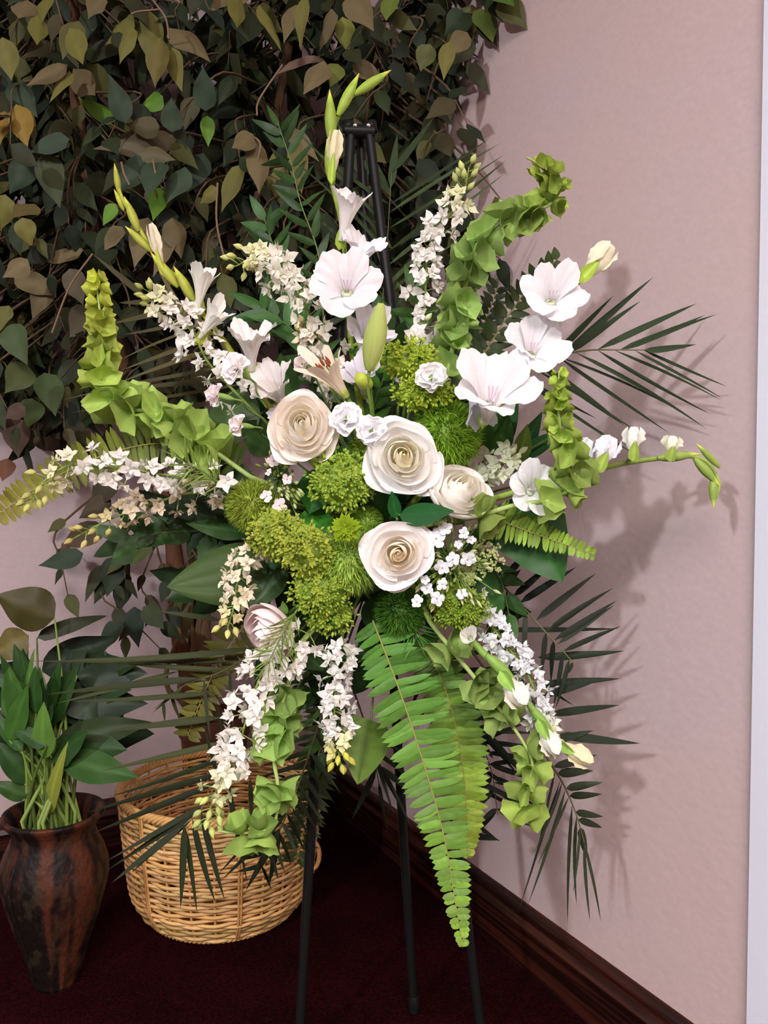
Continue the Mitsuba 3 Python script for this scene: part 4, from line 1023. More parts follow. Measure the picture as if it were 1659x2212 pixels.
for i, (b, t, hw, d, rgb, lab) in enumerate([
    ((700, 1010), (668, 1110), 50, 1.25, (46, 112, 34), 'bright green leaf between the two left viburnum heads'),
    ((720, 1120), (630, 1140), 40, 1.24, (64, 132, 40), 'folded bright leaf under the upper viburnum head'),
    ((790, 1060), (880, 1160), 42, 1.26, (40, 84, 32), 'dark leaf below the upper white rose'),
    ((600, 1180), (575, 1300), 40, 1.28, (44, 72, 34), 'dark pointed leaf above the blush rose'),
    ((620, 1230), (530, 1325), 26, 1.26, (48, 78, 36), 'narrow dark leaf beside the cream larkspur'),
    ((530, 840), (455, 990), 60, 1.33, (60, 84, 40), 'broad dull green leaf behind the small carnations'),
    ((600, 970), (520, 910), 42, 1.33, (52, 80, 36), 'dark leaf left of the cream rose'),
    ((1040, 960), (1120, 860), 44, 1.30, (40, 84, 34), 'dark ivy-shaped leaf under the largest gladiolus bloom'),
    ((1060, 980), (1100, 895), 34, 1.28, (52, 90, 36), 'leaf at the right of the moss ball'),
    ((1110, 1010), (1172, 888), 22, 1.27, (34, 72, 36), 'upright dark leaf left of the right bells of Ireland'),
    ((1120, 1000), (1140, 915), 20, 1.25, (92, 116, 48), 'olive upright leaf beside the snowy larkspur'),
    ((1120, 985), (1220, 930), 20, 1.26, (34, 84, 40), 'dark leaf pointing right behind the bells'),
    ((1180, 960), (1300, 970), 14, 1.22, (44, 100, 44), 'slim dark leaf beside the horizontal gladiolus'),
    ((860, 850), (840, 1000), 46, 1.32, (36, 64, 30), 'dark leaf below the top viburnum head'),
    ((900, 880), (800, 860), 40, 1.33, (44, 72, 30), 'dark leaf behind the white stock'),
    ((800, 1290), (830, 1380), 34, 1.28, (36, 78, 30), 'dark leaf below the mossy tufts'),
    ((900, 1290), (860, 1380), 34, 1.28, (34, 70, 30), 'dark leaf above the long fern'),
    ((1040, 1280), (1085, 1330), 36, 1.26, (42, 82, 36), 'dark leaf right of the lowest viburnum head'),
    ((1030, 1230), (1075, 1300), 30, 1.28, (40, 84, 34), 'dark leaf right of the phlox'),
    ((640, 1390), (700, 1450), 30, 1.28, (42, 74, 32), 'dark leaf right of the blush rose'),
    ((660, 1430), (750, 1420), 22, 1.28, (44, 84, 34), 'narrow leaf above the middle larkspur'),
    ((690, 1310), (735, 1350), 18, 1.2, (70, 132, 40), 'small bright leaf under the lower viburnum head'),
    ((560, 1120), (440, 1070), 26, 1.3, (36, 66, 34), 'dark leaf left of the left moss ball'),
    ((540, 1150), (400, 1130), 24, 1.31, (44, 78, 34), 'long dark leaf above the hosta leaf'),
    ((470, 1120), (330, 1085), 20, 1.31, (34, 60, 34), 'dark blade that crosses the yellow larkspur'),
    ((740, 960), (770, 1060), 40, 1.30, (44, 92, 34), 'leaf between the cream rose and the white rose'),
    ((620, 900), (700, 1000), 46, 1.33, (40, 70, 32), 'dark leaf under the cream rose'),
    ((930, 960), (960, 1080), 60, 1.34, (34, 62, 28), 'dark leaf behind the moss ball'),
    ((820, 1190), (790, 1290), 50, 1.33, (36, 66, 28), 'dark leaf behind the bristly tuft'),
    ((880, 1230), (960, 1320), 50, 1.33, (34, 66, 28), 'dark leaf behind the phlox'),
    ((720, 800), (790, 900), 40, 1.36, (42, 76, 32), 'dark leaf right of the open lily'),
    ((1090, 1110), (1030, 1180), 34, 1.26, (86, 120, 50), 'curled leaf below the right white rose'),
]):
    single_leaf(lab, b, t, hw, d, d - 0.03, R_(40 + i), rgb, 'ovate', (0.1 * (i % 5 - 2), -1, 0.35), fold=0.2, wave=0.06)
leafy_spray('leafy ruscus spray with narrow leaves left of the top gladiolus', [(700, 720), (690, 560), (650, 440), (628, 350), (600, 265)], 1.40, 1.40, 26, R_(80), (42, 68, 30), hw=8, length=70)
leafy_spray('ruscus spray behind the cream larkspur', [(690, 800), (640, 680), (600, 560), (570, 470)], 1.42, 1.44, 22, R_(81), (46, 78, 34), hw=10, length=74)
leafy_spray('ruscus spray below the cream larkspur', [(760, 900), (690, 800), (640, 720), (560, 660)], 1.38, 1.40, 20, R_(82), (50, 90, 36), hw=13, length=84)
leafy_spray('ruscus spray right of the lily bud', [(860, 880), (880, 780), (900, 700), (890, 620)], 1.36, 1.38, 18, R_(83), (56, 96, 38), hw=10, length=70)
leafy_spray('ruscus spray that points left under the yellow larkspur', [(560, 1180), (460, 1150), (360, 1150), (260, 1170)], 1.34, 1.32, 16, R_(84), (44, 70, 34), hw=19, length=86)
leafy_spray('ruscus spray at the bottom centre among the larkspur', [(730, 1360), (700, 1440), (690, 1540), (700, 1640)], 1.36, 1.38, 20, R_(85), (46, 78, 30), hw=12, length=70)
leafy_spray('ruscus spray left of the top viburnum head', [(800, 920), (812, 860), (830, 800), (800, 740)], 1.28, 1.26, 12, R_(86), (64, 116, 40), hw=11, length=66)
leafy_spray('ruscus spray below the right white rose', [(1000, 1130), (1040, 1200), (1080, 1250), (1100, 1330)], 1.30, 1.28, 12, R_(87), (52, 92, 38), hw=14, length=66)
leafy_spray('salal sprig with broad dark leaves behind the cream rose', [(840, 1060), (740, 960), (640, 880), (560, 830)], 1.33, 1.34, 9, R_(91), (40, 70, 30), 'salal_sprig', 34, 96, kind='ovate')
leafy_spray('salal sprig with broad dark leaves behind the left viburnum heads', [(820, 1100), (720, 1090), (620, 1080), (540, 1040)], 1.32, 1.33, 9, R_(92), (38, 66, 28), 'salal_sprig', 34, 96, kind='ovate')
leafy_spray('salal sprig with broad dark leaves behind the hanging larkspur', [(800, 1180), (720, 1260), (650, 1330), (600, 1400)], 1.32, 1.34, 9, R_(93), (36, 64, 28), 'salal_sprig', 34, 96, kind='ovate')
leafy_spray('salal sprig with broad dark leaves above the hanging fern', [(840, 1180), (840, 1270), (830, 1350), (800, 1440)], 1.32, 1.34, 9, R_(94), (34, 66, 28), 'salal_sprig', 34, 96, kind='ovate')
leafy_spray('salal sprig with broad dark leaves behind the phlox', [(860, 1160), (930, 1230), (1000, 1290), (1060, 1340)], 1.32, 1.31, 9, R_(95), (36, 70, 30), 'salal_sprig', 34, 96, kind='ovate')
leafy_spray('salal sprig with broad dark leaves behind the right moss ball', [(860, 1060), (930, 970), (990, 900), (1040, 850)], 1.33, 1.31, 9, R_(96), (38, 72, 30), 'salal_sprig', 34, 96, kind='ovate')
leafy_spray('salal sprig with broad dark leaves behind the top viburnum head', [(840, 1000), (840, 900), (850, 800), (830, 720)], 1.35, 1.37, 9, R_(97), (40, 72, 30), 'salal_sprig', 32, 92, kind='ovate')
leafy_spray('salal sprig with dark leaves spreading left above the hosta leaf', [(740, 1130), (600, 1110), (480, 1100), (380, 1110)], 1.33, 1.34, 13, R_(98), (30, 52, 28), 'salal_sprig', 28, 96, kind='ovate')
leafy_spray('salal sprig with dark leaves spreading left below the hosta leaf', [(720, 1200), (600, 1250), (500, 1290), (400, 1250)], 1.36, 1.40, 13, R_(99), (32, 56, 28), 'salal_sprig', 28, 96, kind='ovate')
leafy_spray('salal sprig with dark leaves between the blush rose and the hanging fern', [(760, 1280), (720, 1350), (690, 1420), (650, 1480)], 1.31, 1.33, 12, R_(106), (34, 66, 28), 'salal_sprig', 28, 86, kind='ovate')
leafy_spray('feathery dill sprig over the blush rose', [(640, 1320), (610, 1370), (580, 1430)], 1.15, 1.13, 40, R_(88), (96, 116, 46), 'dill_sprig', 1.6, 62, False, ang=38)
leafy_spray('feathery dill sprig at the end of the left larkspur', [(480, 1050), (440, 1020), (400, 1000)], 1.20, 1.17, 40, R_(89), (100, 124, 48), 'dill_sprig', 1.7, 66, False, ang=50)
leafy_spray('feathery green sprig below the white spiral rose', [(850, 1270), (880, 1330), (900, 1380)], 1.24, 1.22, 46, R_(90), (58, 110, 36), 'dill_sprig', 1.8, 70, False, ang=40)

# --- gladioli
gladiolus('tallest white gladiolus with a bent green tip at the top centre', [(772, 196), (738, 238), (716, 300), (714, 380), (735, 470), (744, 540), (752, 640), (758, 740), (775, 860)],
  [(762, 408, 1.20, nrm([0.25, -0.35, 0.9]), 66, 100, 0.5, (246, 243, 241)), (792, 505, 1.21, nrm([0.3, -0.5, 0.8]), 68, 90, 0.6, (244, 244, 246)), (748, 588, 1.15, nrm([0.02, -0.9, 0.36]), 88, 100, 0.95, (241, 239, 242)),
   (812, 692, 1.21, nrm([0.35, -0.8, 0.45]), 66, 90, 0.8, (242, 242, 248)), (775, 785, 1.20, nrm([-0.1, -0.7, 0.6]), 58, 80, 0.6, (240, 238, 246))],
  [(765, 205, 845, 151, 11, 1.22, None), (730, 250, 776, 158, 12, 1.22, None), (716, 310, 712, 193, 13, 1.22, None), (718, 390, 726, 282, 14, 1.21, (236, 232, 196)), (718, 400, 706, 300, 12, 1.22, None)], 1.24, 1.27, R_(100))
gladiolus('white gladiolus that leans left, its pointed green buds before the ficus', [(250, 380), (265, 430), (300, 492), (345, 565), (395, 612), (440, 680), (490, 745), (560, 850), (640, 950)],
  [(440, 572, 1.22, nrm([0.2, -0.3, 0.9]), 58, 88, 0.35, (242, 242, 234)), (480, 660, 1.22, nrm([0.6, -0.3, 0.7]), 54, 80, 0.35, (242, 242, 236)), (540, 690, 1.20, nrm([0.05, -0.45, 0.9]), 76, 105, 0.55, (246, 241, 240)),
   (570, 800, 1.21, nrm([-0.3, -0.7, 0.6]), 78, 105, 0.6, (245, 240, 238)), (590, 905, 1.22, nrm([-0.8, -0.5, -0.1]), 60, 90, 0.6, (240, 236, 248))],
  [(258, 420, 247, 352, 7, 1.30, None), (268, 455, 246, 408, 6, 1.30, None), (300, 500, 268, 424, 10, 1.29, None), (330, 545, 270, 488, 9, 1.28, None), (355, 590, 325, 484, 11, 1.27, (238, 232, 206)), (385, 620, 325, 545, 11, 1.27, None), (420, 650, 375, 575, 11, 1.26, None)], 1.30, 1.26, R_(101), green=(164, 172, 62))
gladiolus('white gladiolus with three wide open blooms at the upper right', [(1255, 600), (1225, 660), (1180, 740), (1120, 830), (1040, 920), (960, 1010)],
  [(1200, 612, 1.10, nrm([-0.05, -0.9, 0.38]), 80, 90, 0.92, (241, 240, 243)), (1166, 722, 1.10, nrm([0.12, -0.85, 0.48]), 78, 95, 0.9, (240, 239, 242)), (1078, 795, 1.07, nrm([0.10, -0.72, 0.66]), 102, 150, 0.88, (242, 240, 243)), (1045, 905, 1.14, nrm([0.3, -0.5, -0.8]), 60, 90, 0.6, (236, 240, 248))],
  [(1255, 606, 1322, 532, 24, 1.14, (240, 238, 212))], 1.16, 1.25, R_(102))
gladiolus('white gladiolus that reaches level to the right, its green tip drooping', [(1542, 1085), (1553, 1045), (1530, 1002), (1490, 985), (1420, 990), (1340, 1002), (1270, 1020), (1190, 1040), (1090, 1070)],
  [(1160, 1050, 1.12, nrm([0.1, -1, 0.25]), 68, 70, 0.95, (240, 241, 244))],
  [(1290, 1010, 1325, 945, 24, 1.12, (244, 246, 250)), (1365, 985, 1370, 922, 19, 1.12, (244, 246, 236)), (1445, 985, 1455, 942, 18, 1.12, (244, 246, 226)), (1235, 1012, 1275, 950, 20, 1.13, (240, 244, 250)),
   (1540, 1030, 1541, 1097, 10, 1.12, None), (1555, 1010, 1503, 957, 8, 1.12, None), (1420, 990, 1512, 980, 11, 1.12, None), (1500, 990, 1555, 1050, 11, 1.12, None)], 1.13, 1.2, R_(103), green=(142, 168, 74))
gladiolus('white gladiolus that points down right, its buds barely open', [(1262, 1645), (1215, 1612), (1165, 1550), (1105, 1475), (1045, 1412), (985, 1350), (930, 1290)],
  [(1012, 1370, 1.12, nrm([-0.2, -0.9, 0.4]), 40, 60, 0.25, (242, 242, 236))],
  [(1200, 1600, 1276, 1648, 19, 1.16, (240, 234, 196)), (1165, 1560, 1200, 1628, 20, 1.14, (246, 246, 238)), (1085, 1455, 1130, 1522, 24, 1.12, (246, 244, 232)), (1050, 1415, 1120, 1480, 14, 1.14, None), (1140, 1520, 1205, 1600, 11, 1.15, None)], 1.16, 1.22, R_(104), r=0.0075, green=(132, 172, 76))

# --- bells of Ireland
bells('yellow-green bells of Ireland that curve up at the far left', [(206, 592), (214, 660), (222, 730), (216, 790), (222, 850), (265, 880), (330, 892), (400, 925), (460, 972), (540, 1030)], 1.24, 1.24, R_(110), R1=0.027, bare=0.92, rgb0=(182, 190, 78), rgb1=(154, 178, 92), skip=((0.70, 0.745), (0.86, 0.885)))
bells('bells of Ireland that hook over at the upper right against the wall', [(1138, 340), (1166, 358), (1200, 398), (1190, 440), (1135, 462), (1070, 490), (1025, 550), (1000, 640), (985, 720), (960, 830)], 1.16, 1.24, R_(111), R1=0.024, bare=0.94, whorl=4, rgb0=(150, 168, 66), rgb1=(138, 166, 92), skip=((0.0, 0.045),))
bells('bells of Ireland with a pointed top right of the white roses', [(1208, 800), (1206, 860), (1212, 930), (1234, 990), (1238, 1045), (1195, 1078), (1110, 1092), (1035, 1115)], 1.10, 1.14, R_(112), R0=0.007, R1=0.022, bare=0.99, rgb0=(160, 182, 78), rgb1=(138, 160, 82), skip=((0.60, 0.65), (0.76, 0.88)))
bells('bells of Ireland that hang and curl before the basket', [(470, 1795), (510, 1800), (552, 1796), (592, 1780), (600, 1700), (592, 1640), (598, 1560), (622, 1480), (650, 1390)], 1.13, 1.20, R_(113), R0=0.022, R1=0.025, bare=0.78, rgb0=(146, 176, 86), rgb1=(136, 166, 88), skip=((0.0, 0.02), (0.11, 0.15), (0.25, 0.34), (0.44, 0.50)), step=0.03, whorl=5)
bells('bells of Ireland that hang down right beside the gladiolus buds', [(1135, 1755), (1140, 1700), (1150, 1650), (1128, 1600), (1085, 1540), (1030, 1470), (985, 1415), (930, 1345)], 1.13, 1.2, R_(114), R0=0.020, R1=0.022, bare=0.88, rgb0=(148, 172, 80), rgb1=(142, 168, 94), skip=((0.36, 0.40), (0.58, 0.62), (0.73, 0.76)))

# --- larkspur
larkspur('creamy larkspur under the leaning gladiolus at the left', [(318, 628), (350, 655), (392, 690), (420, 725), (455, 790), (540, 880)], 1.24, 1.25, R_(120), 26, 21, width=40, buds=6)
larkspur('cream larkspur tilted left of the open gladiolus bloom', [(510, 575), (560, 552), (610, 590), (648, 640), (690, 740), (740, 850)], 1.22, 1.26, R_(121), 30, 22, (246, 244, 230), (206, 208, 134), 44, 7)
larkspur('white larkspur standing between the palm and the hooked bells', [(1013, 362), (1000, 420), (968, 470), (928, 530), (920, 600), (915, 700), (900, 800)], 1.22, 1.26, R_(122), 28, 22, width=34, buds=8, tipc=(206, 214, 140))
larkspur('white larkspur that stretches left over the arching fern', [(70, 1085), (90, 1045), (150, 1005), (220, 1010), (290, 1015), (350, 1025), (420, 1030), (520, 1050)], 1.16, 1.22, R_(123), 22, 23, width=38, buds=7, tipc=(206, 206, 130))
larkspur('yellowish larkspur below the white one at the left', [(165, 1160), (220, 1130), (280, 1105), (340, 1085), (420, 1065), (520, 1080)], 1.24, 1.27, R_(124), 16, 19, (244, 230, 204), (208, 200, 130), 36, 8)
larkspur('dense white larkspur that hangs low before the basket', [(448, 1775), (462, 1720), (500, 1650), (522, 1590), (545, 1510), (575, 1440), (620, 1420), (680, 1360)], 1.14, 1.19, R_(125), 46, 23, width=44, buds=12, tipc=(200, 214, 130))
larkspur('white larkspur that hangs straight down beside the galax leaf', [(735, 1650), (730, 1600), (722, 1560), (724, 1500), (730, 1430), (740, 1370)], 1.17, 1.20, R_(126), 28, 21, (244, 244, 240), (208, 206, 96), 36, 7)
larkspur('white larkspur behind the gladiolus that points down right', [(1190, 1610), (1172, 1560), (1158, 1500), (1130, 1440), (1090, 1390), (1055, 1345), (1000, 1290)], 1.17, 1.22, R_(127), 42, 19, (240, 244, 246), (206, 214, 150), 36, 5)
larkspur('creamy larkspur right of the pleated hosta leaf', [(492, 1355), (505, 1310), (512, 1260), (530, 1215), (570, 1180), (640, 1160)], 1.17, 1.22, R_(128), 22, 19, (246, 236, 214), (214, 212, 140), 34, 5)
larkspur('greenish white larkspur between the right rose and the dark leaves', [(1110, 985), (1090, 1000), (1060, 1010), (1020, 1040), (960, 1090)], 1.20, 1.25, R_(129), 14, 22, (226, 232, 206), (216, 220, 180), 34, 2)
larkspur('small white larkspur low between the lily and the top gladiolus', [(655, 700), (672, 745), (690, 800), (740, 880)], 1.24, 1.27, R_(130), 12, 17, (242, 232, 222), (220, 208, 150), 24, 3)
larkspur('few white larkspur florets below the right larkspur', [(915, 690), (905, 735), (890, 800), (860, 880)], 1.24, 1.27, R_(131), 6, 23, (246, 246, 246), (220, 224, 180), 16, 1)

# --- green heads and mossy balls
viburnum('yellow-green viburnum head under the cream rose', [(738, 1040, 1.17, 74, 66), (790, 970, 1.20, 30, 28)], R_(140), n=340, s=8)
viburnum('largest viburnum head, left of the bristly tuft', [(596, 1150, 1.18, 62, 52), (660, 1185, 1.16, 60, 58)], R_(141), (190, 198, 86), (152, 176, 68), 420, 8.5)
viburnum('viburnum head above the hanging white larkspur', [(690, 1275, 1.17, 66, 52), (715, 1330, 1.19, 52, 40)], R_(142), (182, 198, 84), (142, 174, 64), 350, 7.5)
viburnum('viburnum head around the single white carnation', [(890, 780, 1.18, 62, 44), (912, 850, 1.17, 66, 34)], R_(143), (184, 200, 76), (152, 182, 60), 320, 8.5)
viburnum('dark green viburnum head at the lower right of the phlox', [(990, 1310, 1.18, 66, 50)], R_(144), (160, 184, 70), (116, 148, 52), 340, 6.5)
moss_ball('mossy green dianthus ball right of the upper white rose', 965, 940, 1.20, 78, R_(150), (134, 172, 58))
moss_ball('mossy dianthus ball at the left edge above the hosta leaf', 545, 1092, 1.22, 58, R_(151), (146, 164, 66))
moss_ball('bristly dianthus tuft left of the white spiral rose', 752, 1212, 1.19, 72, R_(152), (168, 194, 92), 2600, 0.42, 0.95, 0.7)
moss_ball('dark mossy dianthus ball under the bristly tuft', 865, 1320, 1.23, 58, R_(153), (84, 130, 48))
moss_ball('smooth small dianthus ball above the white spiral rose', 792, 1128, 1.20, 42, R_(154), (124, 156, 56), 2400, 0.2)
mum = thing('button_chrysanthemum', 'round green button chrysanthemum above the bristly tuft', 'chrysanthemum')
mc = P(748, 1142, 1.12)
part(mum, 'stem', tube([mc + [0, .01, 0], CENTRE], 0.002, (100, 130, 60), 6), 'm_stem')
rg = R_(155)
for ring, (cnt, r0, lift) in enumerate(((26, 0.0215, 0.05), (22, 0.018, 0.25), (16, 0.013, 0.5), (12, 0.008, 0.8))):
    part(mum, 'petal_ring', floret5(mc - [0, 0.003 * ring, 0], face(-0.05, 0.15), r0, (150 - 4 * ring, 176 - 3 * ring, 44), rg, cnt, 0.17, 'petal', lift, None, 3, 2), 'm_bell')
part(mum, 'disc', ball(mc + [0, -0.006, 0.001], 0.0062, (166, 180, 52), 2, None, (1, 0.6, 1)), 'm_bell')

# --- phlox, umbels
def phlox(label, pts, centre, rng, rgb, buds, r=19):
    k = thing('phlox', label, 'phlox')
    c = P(*centre)
    part(k, 'stem', tube([c, (c + CENTRE) / 2, CENTRE], 0.0025, (98, 128, 60), 6), 'm_stem')
    st = []
    for x, y, q in pts:
        f = P(x, y, centre[2] - 0.05 + rng.uniform(-.008, .008))
        part(k, 'floret', floret5(f, face(rng.normal(-0.05, 0.35), rng.normal(0.15, 0.3)), q / F_PX * centre[2], rgb, rng, 5, 0.41, 'petal', 0.10, (190, 186, 130), 5, 4), 'm_petal')
        st.append(tube([c, (c + f) / 2 + [0, -.005, 0], f], 0.0009, (120, 150, 70), 4))
    bs = []
    for i in range(buds):
        x, y = centre[0] + rng.normal(0, 1) * centre[3], centre[1] + rng.normal(0, 1) * centre[4]
        b = P(x, y, centre[2] - 0.035)
        t = b + nrm(b - c + rng.normal(0, .01, 3)) * 0.014
        bs.append(spindle(b, t, 0.0026, (206, 214, 160) if i % 2 else (150, 170, 84), 5, 4))
        st.append(tube([c, b], 0.0008, (120, 150, 70), 3))
    part(k, 'buds', join(bs), 'm_petal', kind='stuff')
    part(k, 'flower_stalks', join(st), 'm_stem', kind='stuff')
_P = P
def P(px, py, d, *r):
    return _P(px, py, d, *[q for q in r[:1] if q < 1])
phlox('white phlox with round five-petalled florets right of the spiral rose', [(942, 1164, 21), (962, 1141, 15), (1002, 1152, 13), (1018, 1166, 11), (990, 1176, 11), (956, 1226, 18), (978, 1208, 18), (1010, 1208, 18), (998, 1282, 14), (922, 1270, 16), (944, 1292, 17), (956, 1262, 14), (900, 1300, 15), (918, 1252, 12)], (975, 1215, 1.19, 42, 45), R_(160), (244, 246, 252), 70)
phlox('small pinkish phlox between the cream rose and the left moss ball', [(590, 996, 14), (620, 1036, 13), (576, 1072, 14), (604, 1092, 16), (600, 968, 13), (580, 1020, 9)], (605, 1035, 1.22, 22, 32), R_(161), (246, 230, 232), 60)
def umbel(label, x, y, d, R, rng):
    k = thing('queen_annes_lace', label, 'umbel')
    c = P(x, y, d); R = R / F_PX * d
    root = c + [-.012, .04, -.012]
    part(k, 'stem', tube([root, (root + CENTRE) / 2, CENTRE], 0.0018, (110, 140, 80), 5), 'm_stem')
    fl, st = [], []
    for i in range(20):
        q = math.sqrt((i + .5) / 20); a = i * 2.39996
        m = c + np.array([math.cos(a) * q * R, 0.012 * q, math.sin(a) * q * R])
        st.append(tube([root, m], 0.0007, (120, 150, 80), 3))
        for j in range(9):
            e = m + rng.normal(0, 0.0026, 3)
            fl.append(floret5(e, face(0.2, 0.2), 0.0022, (198, 212, 140), rng, 4, 0.45, 'ovate', 0.3, None, 2, 2))
    part(k, 'florets', join(fl), 'm_bell', kind='stuff')
    part(k, 'rays', join(st), 'm_stem')
umbel('lacy pale green umbel at the right end of the phlox', 1050, 1205, 1.16, 40, R_(162))
umbel('small lacy green umbel below the phlox florets', 1008, 1245, 1.17, 24, R_(163))

# --- roses
rose('cream rose with a peach heart at the upper left of the roses', 652, 915, 1.14, nrm([0.05, -1, 0.28]), 80, R_(170), (250, 246, 238), (250, 245, 230), open_=0.5, N=24)
rose('white rose with a yellow heart in the middle of the spray', 872, 985, 1.12, nrm([0.02, -1, 0.18]), 82, R_(171), (248, 247, 246), (250, 245, 218), open_=0.75, spin=0.7)
rose('white rose turned right with its side showing', 1000, 1052, 1.14, nrm([0.35, -0.8, 0.55]), 76, R_(172), (248, 246, 240), (250, 247, 234), open_=0.45, spin=1.4, N=22)
rose('white spiral rose lowest of the three in the middle', 860, 1196, 1.11, nrm([-0.02, -1, 0.12]), 72, R_(173), (248, 246, 244), (249, 238, 212), open_=0.85, N=30, spin=2.2)
rose('blush rose behind the dill sprig at the lower left', 572, 1372, 1.18, nrm([-0.45, -0.7, -0.35]), 70, R_(174), (244, 230, 228), (250, 244, 242), open_=0.35, N=20)

# --- carnations, stock, lily
carnation('white carnation with two fluffy lobes beside the leaning gladiolus', 492, 782, 1.15, nrm([-0.45, -0.8, 0.35]), 34, R_(180), (250, 247, 248), 30, (575, 880, 1.22))
carnation('small pinkish carnation seen from the side at the left', 446, 848, 1.16, nrm([-0.9, -0.4, 0.2]), 27, R_(181), (250, 242, 243), 22, (570, 905, 1.22))
carnation('small pinkish carnation in bud above the left viburnum', 497, 915, 1.16, nrm([-0.8, -0.5, 0.1]), 25, R_(182), (250, 242, 241), 20, (580, 950, 1.22))
carnation('white carnation right of the cream rose', 744, 893, 1.13, nrm([-0.1, -1, 0.3]), 37, R_(183), (248, 248, 250), 30)
carnation('white carnation against the upper left of the middle rose', 806, 925, 1.12, nrm([0.1, -1, 0.1]), 36, R_(184), (248, 248, 250), 30)
carnation('single white carnation set in the top viburnum head', 936, 806, 1.12, nrm([0.1, -1, 0.15]), 34, R_(185), (248, 248, 248), 30)
carnation('small white carnation beside the open lily', 642, 780, 1.17, nrm([-0.5, -0.8, 0.3]), 20, R_(186), (250, 242, 240), 18)
def lily():
    rng = R_(190)
    k = thing('lily', 'half-open cream lily with brown anthers above the cream rose', 'lily')
    c = P(690, 775, 1.14); f = nrm([-0.32, -0.62, 0.62])
    L, R = 0.080, 0.040
    base = P(748, 856, 1.175)
    f = nrm(c - base)
    part(k, 'stem', tube([base, base - f * .03, (base + CENTRE) / 2, CENTRE], 0.003, (120, 150, 66), 6), 'm_stem')
    for m in ruffled_cup(base, f, R, np.linalg.norm(c - base) * 1.12, rng, 6, 0.60, 0.85, (247, 234, 214), (190, 200, 110), 0.015, point=0.42, tube_r=0.14, curl=0.05): part(k, 'petal', m, 'm_petal')
    ff, e1, e2 = basis(f)
    for i in range(5):
        a = i * 1.26
        o = base + ff * 0.055 + (math.cos(a) * e1 + math.sin(a) * e2) * 0.009
        fl = part(k, 'filament', tube([base + ff * 0.01, o], 0.0008, (220, 224, 170), 4), 'm_stem')
        part(k, 'anther', spindle(o - ff * .002, o + ff * 0.013, 0.0024, (138, 70, 34), 6, 5), 'm_stem')
lily()
def lily_bud():
    rng = R_(191)
    k = thing('lily_bud', 'closed pale green lily bud standing in front of the gladiolus', 'lily bud')
    b, t = P(798, 800, 1.13), P(824, 652, 1.10)
    part(k, 'stem', tube([b, b + (b - t) * .2, (b + CENTRE) / 2, CENTRE], 0.0024, (120, 150, 66), 6), 'm_stem')
    ax = nrm(t - b); L = np.linalg.norm(t - b)
    f, e1, e2 = basis(ax)
    for i in range(3):
        a = i * 2.094 + 0.5
        er = math.cos(a) * e1 + math.sin(a) * e2
        part(k, 'petal', leaf(b + er * .006, t + er * .004, 0.010, er, (196, 208, 118), 'ovate', 10, 6, fold=-0.3, sag=0.05, rng=rng, mid=1, amt=0.02), 'm_petal')
    part(k, 'core', spindle(b, t - ax * .002, 0.0158, (192, 208, 122), 12, 11, None, 0.4), 'm_petal')
lily_bud()
gb = thing('lily_bud', 'small round green bud below the closed lily bud', 'lily bud')
b0, b1 = P(800, 835, 1.16), P(775, 815, 1.13)
part(gb, 'bud', spindle(b0, b1, 0.011, (170, 186, 70), 9, 8, R_(192), 1.0), 'm_stem')
part(gb, 'stem', tube([b0, (b0 + CENTRE) / 2, CENTRE], 0.0018, (110, 150, 60), 5), 'm_stem')

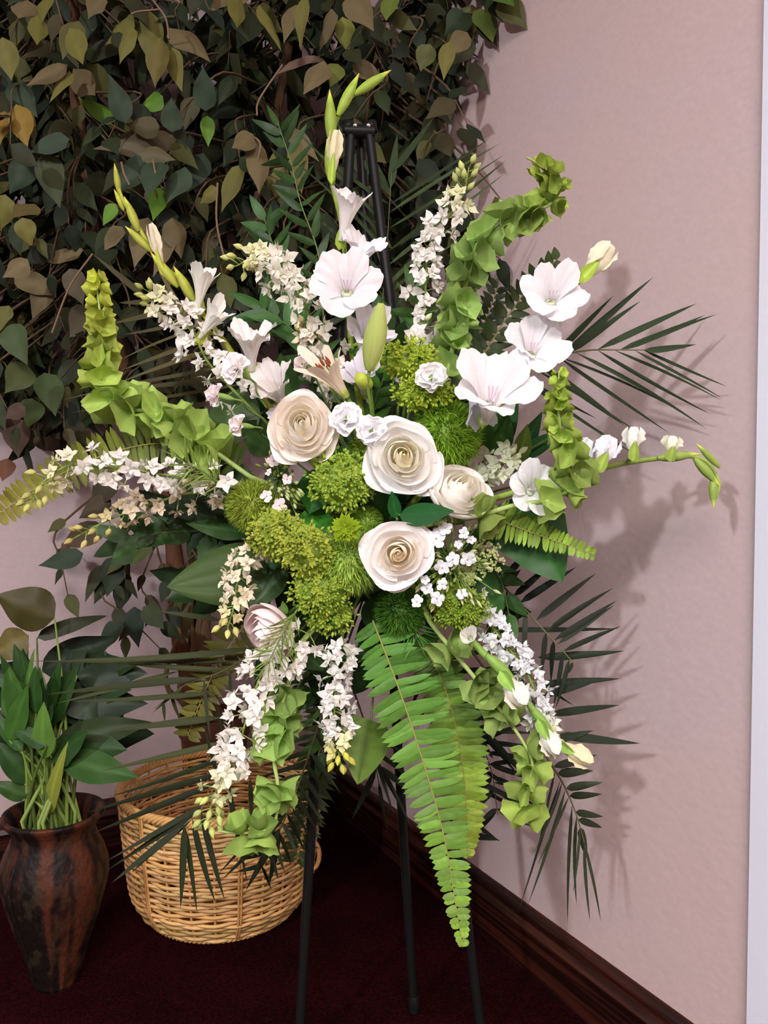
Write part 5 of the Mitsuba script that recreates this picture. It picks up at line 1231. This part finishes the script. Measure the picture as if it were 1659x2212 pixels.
# ------------------------------------------------------------------ the leafy plant in the urn
def urn_plant():
    rng = R_(200)
    k = thing('potted_leafy_plant', 'leafy green house plant with long stalks growing in the clay urn', 'plant')
    c = URN + [0, 0, 0.30]
    # (bx, by, tx, ty, half width, colour, kind, depth base, depth tip)
    dk, md, br = (26, 42, 24), (40, 66, 28), (76, 112, 44)
    L = [(118, 1335, -10, 1285, 50, (66, 62, 28), 'ovate', 1.60, 1.58, 1), (60, 1372, -20, 1420, 40, (92, 84, 40), 'ovate', 1.60, 1.58, 1), (80, 1378, 232, 1330, 18, (44, 50, 30), 'lance', 1.62, 1.68, 1),
         (90, 1450, 250, 1375, 44, dk, 'ovate', 1.66, 1.72, 0), (100, 1480, 280, 1450, 46, dk, 'ovate', 1.62, 1.66, 0), (110, 1520, 320, 1520, 48, (30, 46, 26), 'ovate', 1.60, 1.62, 0), (120, 1600, 275, 1620, 44, (40, 66, 30), 'ovate', 1.56, 1.54, 1),
         (130, 1640, 300, 1680, 36, (50, 84, 34), 'ovate', 1.54, 1.50, 0), (125, 1600, 330, 1560, 34, (44, 60, 30), 'ovate', 1.56, 1.58, 1), (90, 1560, 30, 1390, 30, md, 'lance', 1.56, 1.52, 0), (80, 1580, 10, 1450, 34, (56, 92, 38), 'ovate', 1.54, 1.48, 0),
         (75, 1560, 75, 1400, 20, br, 'lance', 1.54, 1.50, 0), (95, 1640, 95, 1515, 26, (88, 128, 52), 'ovate', 1.52, 1.48, 0), (105, 1760, 148, 1600, 16, (120, 132, 52), 'lance', 1.55, 1.52, 0), (70, 1690, -10, 1600, 30, (40, 68, 30), 'ovate', 1.56, 1.54, 0),
         (60, 1720, -20, 1690, 20, (46, 74, 30), 'lance', 1.56, 1.54, 0), (50, 1480, -20, 1440, 40, dk, 'ovate', 1.64, 1.62, 0), (60, 1620, -15, 1530, 34, (36, 60, 28), 'ovate', 1.6, 1.58, 0), (140, 1480, 210, 1560, 40, (34, 52, 28), 'ovate', 1.60, 1.58, 0), (150, 1540, 240, 1480, 36, (30, 46, 26), 'ovate', 1.64, 1.64, 0),
         (100, 1560, 170, 1440, 34, (44, 76, 32), 'ovate', 1.58, 1.54, 0), (60, 1500, 50, 1400, 30, (40, 70, 30), 'ovate', 1.58, 1.54, 0), (110, 1640, 190, 1580, 34, (40, 70, 30), 'ovate', 1.54, 1.50, 0), (30, 1560, 20, 1440, 26, (70, 110, 46), 'lance', 1.52, 1.48, 0), (20, 1600, 60, 1480, 24, (60, 100, 40), 'lance', 1.52, 1.48, 0)]
    for q in range(20):                                   # the dark mass of leaves to the right of the stalks
        x, y = rng.uniform(90, 190), rng.uniform(1420, 1620)
        a = rng.uniform(-0.9, 0.25)
        ln = rng.uniform(110, 160)
        L.append((x, y, x + ln * math.cos(a), y + ln * math.sin(a) * 0.9, rng.uniform(30, 44), (np.array([30, 48, 26]) * rng.uniform(0.8, 1.5)).tolist(), 'ovate', rng.uniform(1.58, 1.72), rng.uniform(1.56, 1.72), 0))
    for q in range(14):                                   # and the bright ones at the left
        x, y = rng.uniform(20, 110), rng.uniform(1500, 1640)
        a = rng.uniform(-2.7, -1.1)
        ln = rng.uniform(100, 150)
        L.append((x, y, x + ln * math.cos(a), y + ln * math.sin(a), rng.uniform(14, 26), (np.array([40, 70, 30]) * rng.uniform(0.6, 1.3)).tolist(), 'lance', rng.uniform(1.50, 1.60), rng.uniform(1.46, 1.58), 0))
    for i, (bx, by, tx, ty, hw, rgb, kind, d0, d1, var) in enumerate(L):
        b, t = P(bx, by, d0), P(tx, ty, d1)
        n = nrm([rng.normal(0, .25), -1, 0.5 + rng.normal(0, .2)])
        lk = part(k, 'leaf', leaf(b, t, hw / F_PX * d0, n, rgb, kind, 12, 6, fold=rng.uniform(0.05, 0.35), sag=rng.uniform(0.0, 0.09), wave=0.10, waves=2, rng=rng, mid=1.3), 'm_leaf')
        foot = c + np.array([rng.normal(0, .022), rng.normal(0, .02), 0])
        mid = (foot + b) / 2 + [rng.normal(0, .012), -0.01, 0.02]
        part(k, 'stalk', tube(smooth_line([foot, mid, b], 12), np.linspace(0.0042, 0.0018, 12), np.array([112, 138, 62]) * (0.75 if i % 3 else 1.1), 6, rng), 'm_stem')
    for i in range(9):                                    # cut stalks at the urn's mouth
        a = rng.uniform(0, 6.28)
        p0 = c + np.array([0.045 * math.cos(a), 0.04 * math.sin(a) - 0.02, 0.0])
        part(k, 'stalk', tube([p0, p0 + [rng.normal(0, .02), -.01, 0.05], c + [rng.normal(0, .02), -.01, 0.15]], 0.0042, (120, 142, 70), 6, rng), 'm_stem')
urn_plant()
